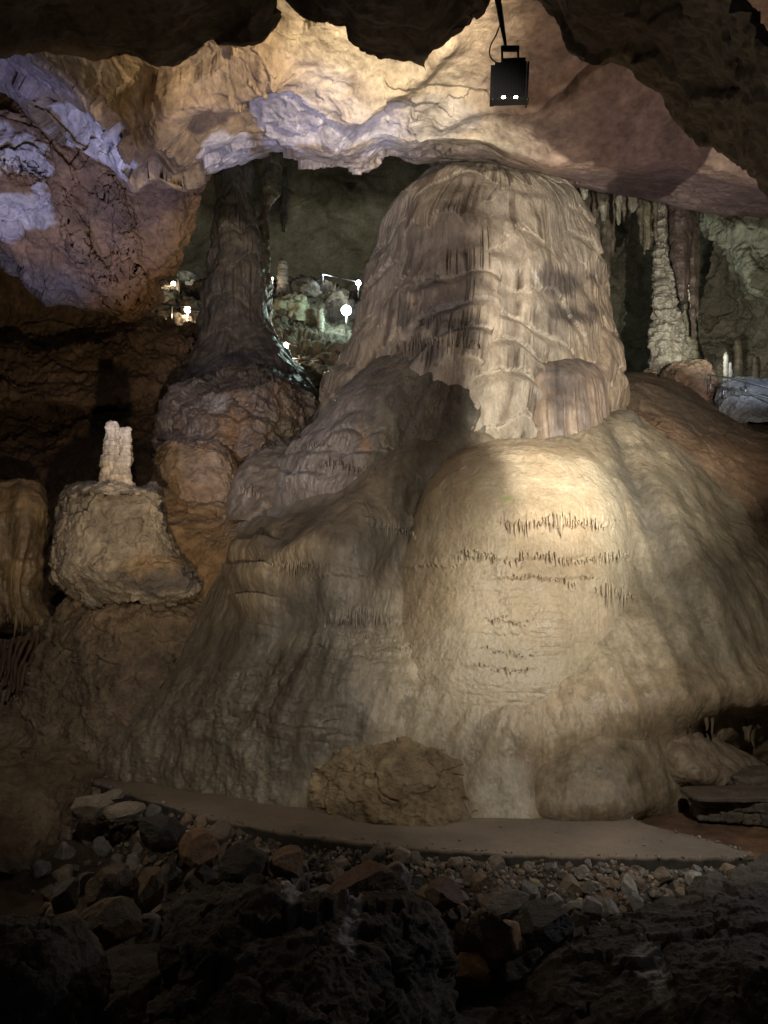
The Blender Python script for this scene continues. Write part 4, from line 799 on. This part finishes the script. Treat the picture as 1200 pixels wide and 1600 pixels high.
boulder('earth_heap', [ring(1165, -40, 60, 11.3, .3), ring(1172, -90, 110, 11.3, .7), ring(1185, -120, 150, 11.3, 1.1), ring(1205, -140, 175, 11.3, 1.45), ring(1225, -160, 182, 11.3, 1.7), ring(1250, -180, 175, 11.3, 1.9), ring(1300, -200, 150, 11.3, 2.3), ring(1360, -220, 130, 11.3, 2.9)], 520, c3(.19, .145, .10), c3(.15, .115, .08), 'low heap of brown earth at the left end of the path', 'earth heap', amp=.12, scale=1.4, mat='dirt')

# dry-stone edge by the path's right end
ws = thing('stone_edging', P(1160, 1290, 8.8), 'low dry stone edging in two steps at the right beyond the path', 'stone edging')
def rbox(cx, cy, cz, sx, sy, sz, seed, rot=0, n=14, rough=.02):
    """rounded, roughened block as one quad mesh (cube-sphere)"""
    g = np.linspace(-1, 1, n); a, b = np.meshgrid(g, g); o1 = np.ones_like(a); Vs = []; Fs = []; k = 0; gi = np.arange(n * n).reshape(n, n)
    q = np.stack([gi[:-1, :-1], gi[:-1, 1:], gi[1:, 1:], gi[1:, :-1]], -1).reshape(-1, 4)
    for v, fl in ((np.stack([a, b, o1], -1), 0), (np.stack([a, b, -o1], -1), 1), (np.stack([a, o1, b], -1), 1), (np.stack([a, -o1, b], -1), 0), (np.stack([o1, a, b], -1), 0), (np.stack([-o1, a, b], -1), 1)):
        Vs.append(v.reshape(-1, 3)); Fs.append((q[:, ::-1] if fl else q) + k); k += n * n
    V = np.concatenate(Vs); L_ = (np.abs(V)**6).sum(1)**(1 / 6); V = V / L_[:, None] * .98
    V = V * c3(sx, sy, sz) / 2; n_ = V / (np.linalg.norm(V, axis=1)[:, None] + 1e-9)
    fv, e = facets(V + seed * 3.3, 5.0, seed); V = V + n_ * (rough * (fv + fbm(V + seed * 7.1, 6, 4, seed)))[:, None]
    c_, s_ = math.cos(rot), math.sin(rot); V = np.stack([V[:, 0] * c_ - V[:, 1] * s_, V[:, 0] * s_ + V[:, 1] * c_, V[:, 2]], -1) + c3(cx, cy, cz)
    return V, np.concatenate(Fs)
R = random.Random(11)
q0 = PZ(1095, 1285, -.05); q1 = PZ(1250, 1300, -.05)
parts = []
for lay in range(2):
    for i in range(9):
        t = (i + .5 + .3 * lay) / 9; q = q0.lerp(q1, t); V, Fq = rbox(q.x, q.y + .15, .03 + .13 * lay, .17 * R.uniform(.8, 1.2), .3, .14, 600 + lay * 20 + i, R.uniform(-.2, .2)); parts.append((V, Fq, c3(.085, .075, .06) * R.uniform(.7, 1.3)))
q = q0.lerp(q1, .5); V, Fq = rbox(q.x + .05, q.y + .2, .255, 1.35, .55, .07, 640, 0.02, 24, .012); parts.append((V, Fq, c3(.10, .085, .07)))
V, Fq, C = join_parts(parts); mesh_obj('lower_course', V, Fq, M['rock_small'], C, ws)
q = P(1205, 1255, 9.0); V, Fq = rbox(q.x, q.y + .3, q.z + .16, .85, .7, .32, 641, 0, 30, .03); mesh_obj('upper_block', V, Fq, M['rock_small'], c3(.10, .09, .07), ws)

# ================================================================ rubble: each stone an object of its own
def stone_mesh(seed, n=11, power=1.0):
    R_ = np.random.RandomState(seed); g = np.linspace(-1, 1, n); a, b = np.meshgrid(g, g); o1 = np.ones_like(a); Vs = []
    idx = {}; 
    for v in (np.stack([a, b, o1], -1), np.stack([a, b, -o1], -1)[:, ::-1], np.stack([a, o1, b], -1)[:, ::-1], np.stack([a, -o1, b], -1), np.stack([o1, a, b], -1), np.stack([-o1, a, b], -1)[:, ::-1]): Vs.append(v)
    V = []; Fq = []
    def key(v):
        k = tuple(np.round(v, 4))
        if k not in idx: idx[k] = len(V); V.append(v)
        return idx[k]
    for G_ in Vs:
        for i in range(n - 1):
            for j in range(n - 1): Fq.append([key(G_[i, j]), key(G_[i, j + 1]), key(G_[i + 1, j + 1]), key(G_[i + 1, j])])
    V = np.array(V); V /= np.linalg.norm(V, axis=1)[:, None]
    # carve with random planes: an angular broken stone
    for _ in range(13):
        nn = R_.normal(size=3); nn /= np.linalg.norm(nn); h = R_.uniform(.55, .85); d = V @ nn; m = d > h; V[m] -= np.outer((d[m] - h), nn)
    V += .035 * np.stack([fbm(V + seed, 2.2, 4, seed), fbm(V + seed, 2.2, 4, seed + 1), fbm(V + seed, 2.2, 4, seed + 2)], -1)
    if n > 8: V += .02 * np.stack([fbm(V + seed, 6, 3, seed + 3), fbm(V + seed, 6, 3, seed + 4), fbm(V + seed, 6, 3, seed + 5)], -1)
    V *= R_.uniform(.75, 1.15, 3)
    return V, np.array(Fq)
def mk_stone(seed, col, n=11):
    V, Fq = stone_mesh(seed, n); me_o = mesh_obj('loose_rock', V, Fq, M['rock_small'], col * (1 + .3 * fbm(V + seed, 1.5, 4, seed))[..., None], None, False)
    return me_o
pal = [c3(.21, .17, .13), c3(.17, .14, .115), c3(.27, .22, .165), c3(.14, .125, .105), c3(.25, .23, .205), c3(.24, .18, .125), c3(.20, .19, .18)]
protos = []
for i in range(14):
    o = mk_stone(700 + i, pal[i % 7], 15); protos.append(o)
used = set(); R = random.Random(77); GROUP = 'broken rocks of the rubble bank'
def put(o, loc, s, rot=None):
    o.location = loc; o.scale = s if hasattr(s, '__len__') else (s, s, s)
    o.rotation_euler = rot or (R.uniform(0, 6.3), R.uniform(0, 6.3), R.uniform(0, 6.3))
def bank_at(px, py): v, n, c = bank.at(px, py); return v
cnt = 0; placed = []
bp_x, bp_y = proj(bank.V[::3, ::3]); bp_v = bank.V[::3, ::3].reshape(-1, 3)
def bpos(x, y): return bp_v[np.argmin((bp_x - x)**2 + (bp_y - y)**2)]
tries = 0
while cnt < 272 and tries < 6000:
    tries += 1
    x = R.uniform(60, 1165); e_ = edge_y(x); dep = R.random()**1.15
    ymax = np.interp(x, [60, 300, 500, 800, 1000, 1165], [1450, 1480, 1460, 1480, 1410, 1365]); y = e_ + 16 + dep * (ymax - e_ - 10)
    big = np.interp(x, [60, 400, 700, 1165], [1.25, 1.2, .85, .55]) * (.8 + .6 * dep)
    rr = R.choice([.055, .07, .09, .11, .13, .16]) * big
    rp = rr * F / 7.2
    if any((x - a)**2 + (y - b)**2 < ((rp + c_) * .62)**2 for a, b, c_ in placed): continue
    placed.append((x, y, rp)); k = cnt % 14
    if k in used: o = protos[k].copy(); COL.objects.link(o)
    else: o = protos[k]; used.add(k)
    v = bpos(x, y); put(o, (v[0], v[1] - .03, v[2] + rr * .30), (rr, rr * R.uniform(.8, 1.1), rr * R.uniform(.65, 1.0)))
    tag(o, 'angular broken rock lying loose in the dark rubble bank below the path', 'rock', GROUP); cnt += 1
# fine broken stone between the rocks: nobody could count it
gb = [stone_mesh(760 + i, 4) for i in range(8)]; parts = []; RN = np.random.RandomState(9)
for i in range(2600):
    x = RN.uniform(40, 1175); y = edge_y(x) + 5 + abs(RN.normal()) * 42 + (RN.rand() < .3) * RN.uniform(0, 90)
    v = bpos(x, y) if i % 1 == 0 else None
    r_ = RN.choice([.018, .024, .032, .042]) * np.interp(x, [0, 1200], [1.2, .85]); V, Fq = gb[i % 8]
    a_ = RN.uniform(0, 6.28); c_, s__ = math.cos(a_), math.sin(a_); W_ = V * c3(1, RN.uniform(.6, 1), RN.uniform(.5, 1)) * r_
    W_ = np.stack([W_[:, 0] * c_ - W_[:, 2] * s__, W_[:, 1], W_[:, 0] * s__ + W_[:, 2] * c_], -1)
    parts.append((W_ + np.array(v) + c3(RN.uniform(-.03, .03), -.02, r_ * .4), Fq, pal[i % 7] * RN.uniform(.6, 1.25)))
for i in range(420):
    t_ = RN.rand(); kq = int(t_ * 419); e_ = abs(RN.normal()) * .05
    e_ = e_ if RN.rand() < .6 else 1 - e_ * .5
    if RN.rand() < .15: e_ = RN.rand()
    q = FPs[kq] * (1 - e_) + NPs[kq] * e_; r_ = RN.choice([.006, .009, .013, .02]); V, Fq = gb[i % 8]; parts.append((V * r_ + np.array([q[0], q[1], r_ * .5]), Fq, pal[i % 7] * RN.uniform(.8, 1.4)))
V, Fq, C = join_parts(parts); o = mesh_obj('gravel', V, Fq, M['rock_small'], C, None, False); tag(o, 'fine broken stone between the rocks under the path edge', 'gravel', kind='stuff')
# rocks one can tell apart
named = [(138, 1262, 28, 22, 8.9, c3(.36, .30, .23), 'pale tan rock at the left end of the rubble under the earth heap'), (195, 1268, 27, 20, 8.8, c3(.30, .25, .19), 'flat tan rock just right of the pale tan rock at the rubble left end'),
         (177, 1243, 15, 9, 9.2, c3(.36, .31, .25), 'small pale rock touching the left end of the path'), (312, 1327, 36, 26, 7.6, c3(.27, .17, .10), 'rounded orange brown rock below the path edge at left'),
         (345, 1300, 22, 19, 7.9, c3(.25, .20, .15), 'squarish tan rock tucked under the path edge'), (449, 1348, 27, 30, 7.2, c3(.24, .16, .10), 'angular orange brown rock left of the long slab'),
         (247, 1300, 38, 24, 7.9, c3(.06, .052, .045), 'dark flat topped block among the left rubble'), (570, 1388, 68, 30, 6.6, c3(.17, .115, .085), 'long flat topped slab with pale edge in the middle of the rubble'),
         (612, 1385, 24, 32, 6.55, c3(.32, .28, .25), 'pale broken rock at the right end of the long slab'), (178, 1385, 36, 34, 6.9, c3(.17, .13, .095), 'leaning brown slab in the left rubble'), (232, 1392, 24, 30, 6.9, c3(.22, .16, .10), 'upright tan rock beside the leaning brown slab'),
         (735, 1520, 38, 36, 5.7, c3(.33, .20, .11), 'orange rock lowest in the rubble near the bottom'), (765, 1470, 36, 46, 5.8, c3(.19, .125, .10), 'reddish leaning slab above the orange rock'), (800, 1462, 11, 26, 5.75, c3(.60, .46, .36), 'cream curved shard between slab and dark block'),
         (852, 1450, 42, 28, 5.9, c3(.11, .10, .09), 'dark oblong block right of the cream shard'), (785, 1412, 45, 17, 6.3, c3(.26, .23, .18), 'flat greyish green rock right of the long slab'), (690, 1398, 32, 24, 6.4, c3(.20, .135, .11), 'pinkish brown rock right of the long slab end'),
         (1088, 1376, 16, 14, 7.0, c3(.50, .48, .46), 'bright white tipped rock near the right end of the rubble'), (985, 1390, 11, 17, 6.9, c3(.40, .38, .36), 'small pale shard standing in the right rubble'), (866, 1410, 12, 13, 6.6, c3(.42, .41, .40), 'small pale grey rock above the dark oblong block'),
         (924, 1420, 12, 17, 6.4, c3(.36, .34, .32), 'pale pointed rock in the right rubble'), (100, 1400, 26, 22, 6.9, c3(.13, .13, .125), 'grey speckled rock at the left bottom of the rubble'), (170, 1450, 50, 34, 5.9, c3(.16, .12, .08), 'broad brown rock low in the left rubble'),
         (386, 1355, 34, 36, 7.1, c3(.09, .075, .06), 'dark rock between the two orange brown rocks')]
for i, (x, y, rx, ry, Y, cc, lb) in enumerate(named):
    o = mk_stone(800 + i, cc * .85, 21); q = P(x, y, Y); k = Y / F / .83; rx *= k; ry *= k
    o.location = q; o.scale = (rx, max(rx, ry) * .8, ry); o.rotation_euler = (R.uniform(-.25, .25), R.uniform(-.2, .2), R.uniform(0, .8)); tag(o, lb, 'rock')
# big dark rocks nearest the camera
def cf1(p): p.col = mixc(p.col, c3(.38, .38, .38), .85 * np.maximum(blob(p.px, p.py, 455, 1405, 15, 25, .25, 0, .4 * fbm(p.V, 5, 4, 1)), blob(p.px, p.py, 548, 1450, 16, 42, .25, 8, .4 * fbm(p.V, 5, 4, 2))))
boulder('near_boulder', [ring(1395, 380, 440, 5.9, .1, pw=.7), ring(1402, 330, 520, 5.8, .5, pw=.7), ring(1425, 285, 660, 5.7, .85, pw=.7), ring(1470, 262, 690, 5.6, 1.1, pw=.75), ring(1530, 250, 700, 5.5, 1.3), ring(1600, 240, 710, 5.4, 1.5), ring(1700, 230, 720, 5.3, 1.7)], 530, c3(.075, .062, .050), c3(.058, .05, .042), 'huge dark boulder at the bottom middle with two pale chipped patches', nu=320, nv=240, amp=.13, scale=1.8, colf=cf1)
boulder('near_boulder', [ring(1425, -60, 60, 5.0, .1, pw=.7), ring(1436, -100, 115, 5.0, .4, pw=.7), ring(1465, -120, 150, 5.0, .6), ring(1520, -130, 165, 5.0, .8), ring(1600, -140, 160, 5.0, .9), ring(1700, -140, 160, 5.0, 1.0)], 531, c3(.085, .068, .054), c3(.065, .055, .045), 'dark brown boulder filling the bottom left corner', nu=240, nv=200, amp=.08, scale=2)
def cf2(p): p.col = mixc(p.col, c3(.30, .30, .30), .8 * blob(p.px, p.py, 1025, 1520, 24, 55, .3, -25, .5 * fbm(p.V, 5, 4, 3)))
wall('near_slope', [[(700,1620,5.6),(780,1560,5.6),(850,1480,5.9),(930,1440,6.1),(1030,1410,6.3),(1120,1375,6.7),(1200,1340,7.3),(1340,1320,7.6)],
     [(720,1640,5.3),(800,1590,5.2),(870,1510,5.4),(950,1475,5.5),(1040,1450,5.6),(1130,1420,5.7),(1200,1395,5.9),(1340,1380,6.1)],
     [(740,1680,4.9),(830,1630,4.8),(900,1570,4.9),(970,1530,5.0),(1050,1510,4.9),(1130,1480,4.9),(1200,1465,4.9),(1340,1450,5.0)],
     [(760,1740,4.6),(850,1690,4.5),(930,1630,4.5),(1000,1600,4.5),(1060,1580,4.4),(1130,1560,4.3),(1200,1545,4.3),(1340,1530,4.3)],
     [(760,1840,4.3),(850,1790,4.2),(930,1760,4.2),(1000,1740,4.1),(1060,1720,4.0),(1130,1700,3.9),(1200,1690,3.9),(1340,1690,3.9)]], 340, 300, 535, c3(.08, .067, .054), c3(.062, .052, .044), 'dark rocky slope rising at the bottom right', .07, 2.2, cf2)

# ================================================================ the hanging floodlight
fl = thing('hanging_floodlight', P(785, -30, LAMPY), 'black floodlight hung from the ceiling on a rod with a looping cable', 'floodlight')
def add_box(parts, c, s, rot=None):
    v = np.array([[x, y, z] for x in (-.5, .5) for y in (-.5, .5) for z in (-.5, .5)]) * c3(*s)
    if rot is not None: v = v @ np.array(rot.to_matrix()).T
    v = v + c3(*c); f = np.array([[0, 1, 3, 2], [4, 6, 7, 5], [0, 4, 5, 1], [2, 3, 7, 6], [0, 2, 6, 4], [1, 5, 7, 3]]); parts.append((v, f, c3(.012, .012, .013)))
s = LAMPY / (ct * 1.0) / F * .96          # metres per design pixel at the lamp, roughly
Lp = lambda x, y, dY=0: P(x, y, LAMPY + dY)
rotq = Quaternion((1, 0, 0), rad(22)) @ Quaternion((0, 0, 1), rad(-8))
cB = Lp(797, 126, .12); mpx = (Lp(828, 126) - Lp(766, 126)).length
def LB(dx, dy, dz): return cB + rotq @ Vector((dx, dy, dz))
def bx(parts, d, sz): add_box(parts, LB(*d), sz, rotq)
parts = []; Wd = mpx
bx(parts, (0, 0, -Wd * .03), (Wd * .80, .12, Wd * .84)); bx(parts, (Wd * .06, .02, Wd * .44), (Wd * .62, .08, Wd * .13))
V, Fq, C = join_parts(parts); mesh_obj('housing', V, Fq, M['black'], C, fl, False)
parts = []
for i in range(11): bx(parts, (-Wd * .34 + i * Wd * .068, -.085, -.02), (.006, .06, Wd * .72))
V, Fq, C = join_parts(parts); mesh_obj('cooling_fins', V, Fq, M['black'], C, fl, False)
parts = []; bx(parts, (-Wd * .45, .02, -.04), (Wd * .10, .20, Wd * .84)); mesh_obj('side_flap', *join_parts(parts)[:2], M['black'], c3(.012, .012, .013), fl, False)
parts = []; bx(parts, (Wd * .44, .03, -.04), (Wd * .05, .20, Wd * .95)); mesh_obj('side_flap', *join_parts(parts)[:2], M['black'], c3(.012, .012, .013), fl, False)
parts = []; bx(parts, (0, .0, -Wd * .49), (Wd * .98, .24, .014)); mesh_obj('bottom_flange', *join_parts(parts)[:2], M['black'], c3(.012, .012, .013), fl, False)
parts = []
for sx in (-.15, .15): add_box(parts, Lp(797 + sx * 62 * 1.35, 86), (.018, .03, Wd * .34))
add_box(parts, Lp(797, 76), (Wd * .46, .035, .045)); mesh_obj('bracket', *join_parts(parts)[:2], M['black'], c3(.012, .012, .013), fl, False)
for sx in (787, 806): V, Fq = rbox(*Lp(sx, 152, -.09), .035, .02, .014, 3, 0, 6, 0); mesh_obj('lit_slot', V, Fq, M['led'], c3(.9, .9, .9), fl)
for sx in (770, 824): V, Fq = rbox(*Lp(sx, 155, -.10), .012, .012, .012, 3, 0, 5, 0); mesh_obj('screw', V, Fq, M['steel'], c3(.9, .9, .9), fl)
V, Fq = tube([Lp(774, -60), Lp(778, 0), Lp(783, 30), Lp(788, 60), Lp(791, 78)], [.035, .034, .028, .018, .014], 10); mesh_obj('rod', V, Fq, M['black'], c3(.012, .012, .012), fl)
K = np.array([Lp(782, 36, -.03), Lp(775, 55, -.05), Lp(767, 70, -.05), Lp(765, 84, -.05), Lp(770, 94, -.05), Lp(781, 100, -.02)]); V, Fq = tube(cr(np.linspace(0, 1, 30), K), .007, 8); mesh_obj('cable', V, Fq, M['cable'], c3(.01, .01, .01), fl)

# unseen floodlights added outside the picture: their shutters shape the beams' shadow edges
def added_shutter_lamp(L0, A, B, k, wd, label):
    wf = thing('added_floodlight', L0, label, 'floodlight')
    dA = (A - L0).normalized(); dB = (B - L0).normalized()
    EA, EB = L0 + dA * k, L0 + dB * k; ed = (EA - EB).normalized(); mid = (EA + EB) / 2; vw = (mid - L0).normalized()
    lf = ed.cross(vw).normalized()
    if lf.x > 0: lf = -lf
    q_ = [mid + ed * k * .35, mid + ed * k * .35 + lf * wd, mid - ed * k * .5 + lf * wd, mid - ed * k * .5]
    Vq = [tuple(v) for v in q_] + [tuple(v + vw * .006) for v in q_]
    mesh_obj('beam_cutter', np.array(Vq), np.array([[0, 1, 2, 3], [7, 6, 5, 4], [0, 4, 5, 1], [1, 5, 6, 2], [2, 6, 7, 3], [3, 7, 4, 0]]), M['black'], c3(.01, .01, .01), wf, False)
    V, Fq = rbox(L0.x + .10, L0.y - .22, L0.z, .34, .18, .26, 5, .45, 12, 0); mesh_obj('housing', V, Fq, M['black'], c3(.01, .01, .01), wf)
    V, Fq = tube([(L0.x + .1, L0.y - .25, L0.z - .1), (L0.x + .1, L0.y - .25, -1.5)], .03, 8); mesh_obj('stand', V, Fq, M['steel'], c3(.3, .3, .3), wf)
added_shutter_lamp(L_WASH, P(752, 470, 12.1), P(748, 700, 11.3), .40, .45, 'unseen added floodlight, upright shutter shaping its beam, higher of two beyond the right edge')
added_shutter_lamp(L_MOUND, P(722, 700, 10.9), P(610, 965, 10.2), .30, .30, 'unseen added floodlight, slanting shutter shaping its beam, lower of two beyond the right edge')

# ================================================================ lamps and railings far inside
def ball(q, r, n=12):
    th = np.linspace(0.02, math.pi - .02, n); ph = np.linspace(0, 2 * math.pi, 2 * n, endpoint=False); T, H_ = np.meshgrid(th, ph, indexing='ij')
    V = np.stack([q.x + r * np.sin(T) * np.cos(H_), q.y + r * np.sin(T) * np.sin(H_), q.z + r * np.cos(T)], -1); gi = np.arange(n * 2 * n).reshape(n, 2 * n); g2 = np.roll(gi, -1, 1)
    return V.reshape(-1, 3), np.stack([gi[:-1], gi[1:], g2[1:], g2[:-1]], -1).reshape(-1, 4)
def far_lamp(x, y, Y, glow, power, color, rpx, post_to, label, name='path_lamp'):
    t = thing(name, P(x, post_to, Y), label, 'lamp'); r = rpx * Y / F; q = P(x, y, Y)
    V, Fq = tube([P(x, post_to, Y + .02), P(x, y + rpx * .8, Y + .02)], .03, 8); mesh_obj('post', V, Fq, M['steel'], c3(.3, .3, .3), t)
    V, Fq = ball(q, r); mesh_obj('lamp_head', V, Fq, M[glow], c3(.9, .9, .9), t)
    if power: point('light_of_lamp', (q.x, q.y - r - .12, q.z), power, color, .06)
far_lamp(293, 484, 20.2, 'glow_w', 60, (1, .78, .5), 5, 530, 'brightest warm lamp left of the dark column')
far_lamp(271, 443, 24, 'glow_w', 14, (1, .85, .65), 3.4, 462, 'small warm lamp above the brightest warm one')
far_lamp(541, 485, 21.5, 'glow_g', 50, (.72, 1, .86), 8, 520, 'large greenish white lamp beside the left flank of the flowstone')
far_lamp(560, 442, 24, 'glow_c', 20, (.8, .93, 1), 4, 465, 'small cool white lamp above the greenish one')
far_lamp(446, 540, 19.2, 'glow_w', 25, (1, .82, .58), 5, 575, 'small warm lamp on the lower railing of the far terrace')
far_lamp(505, 430, 25, 'glow_c', 6, (.8, .93, 1), 1.2, 455, 'tiny cool lamp on a post left of the small cool white lamp')
far_lamp(426, 435, 24.5, 'glow_w', 6, (1, .9, .8), 1.4, 455, 'tiny lamp beside the thin column')
def railing(pts, rad_, posts, label, Yd=0):
    t = thing('railing', P(*pts[0]), label, 'railing')
    V, Fq = tube([P(*q) for q in pts], rad_, 8); mesh_obj('handrail', V, Fq, M['steel'], c3(.5, .5, .5), t)
    for (x, y0, y1, Y) in posts: V, Fq = tube([P(x, y0, Y), P(x, y1, Y)], rad_ * .9, 6); mesh_obj('post', V, Fq, M['steel'], c3(.5, .5, .5), t)
railing([(225,470,20.6),(255,475,20.3),(285,480,20.0),(311,487,19.7)], .03, [(232,471,500,20.5),(268,477,510,20.2)], 'railing rising past the brightest warm lamp')
railing([(424,532,19.4),(445,537,19.1),(465,539,18.9)], .028, [(443,537,575,19.1)], 'short upper railing at the lower warm lamp')
railing([(435,560,18.9),(470,562,18.6),(500,563,18.3)], .028, [(460,562,585,18.7)], 'lower railing over the bright stone heap')
railing([(500,428,25),(530,434,24.6),(560,441,24.2)], .025, [(505,428,450,25)], 'thin railing leading to the small cool white lamp')
railing([(1105,585,17.2),(1150,592,17.0),(1200,606,16.6),(1260,622,16.2)], .022, [(1110,586,615,17.2),(1165,596,628,17.0)], 'thin upper railing before the bluish grey hump')
railing([(1110,600,17.2),(1150,610,17.0),(1200,622,16.6),(1260,640,16.2)], .02, [(1130,605,622,17.1)], 'lower rail before the bluish grey hump')
spot('light_right_chamber', P(1120, 560, 15.5), P(1130, 380, 21), 420, (.98, 1, .80), 80, .6, .1)
spot('light_column_back', P(985, 470, 22), P(1040, 420, 19.5), 60, (1, .95, .7), 80, .6, .1)
spot('light_grey_hump', P(1230, 530, 15.5), P(1170, 610, 17.5), 70, (.75, .85, 1), 70, .6, .1)
spot('light_back', P(560, 560, 24), P(540, 320, 33), 950, (1, .96, .80), 110, .8, .2)
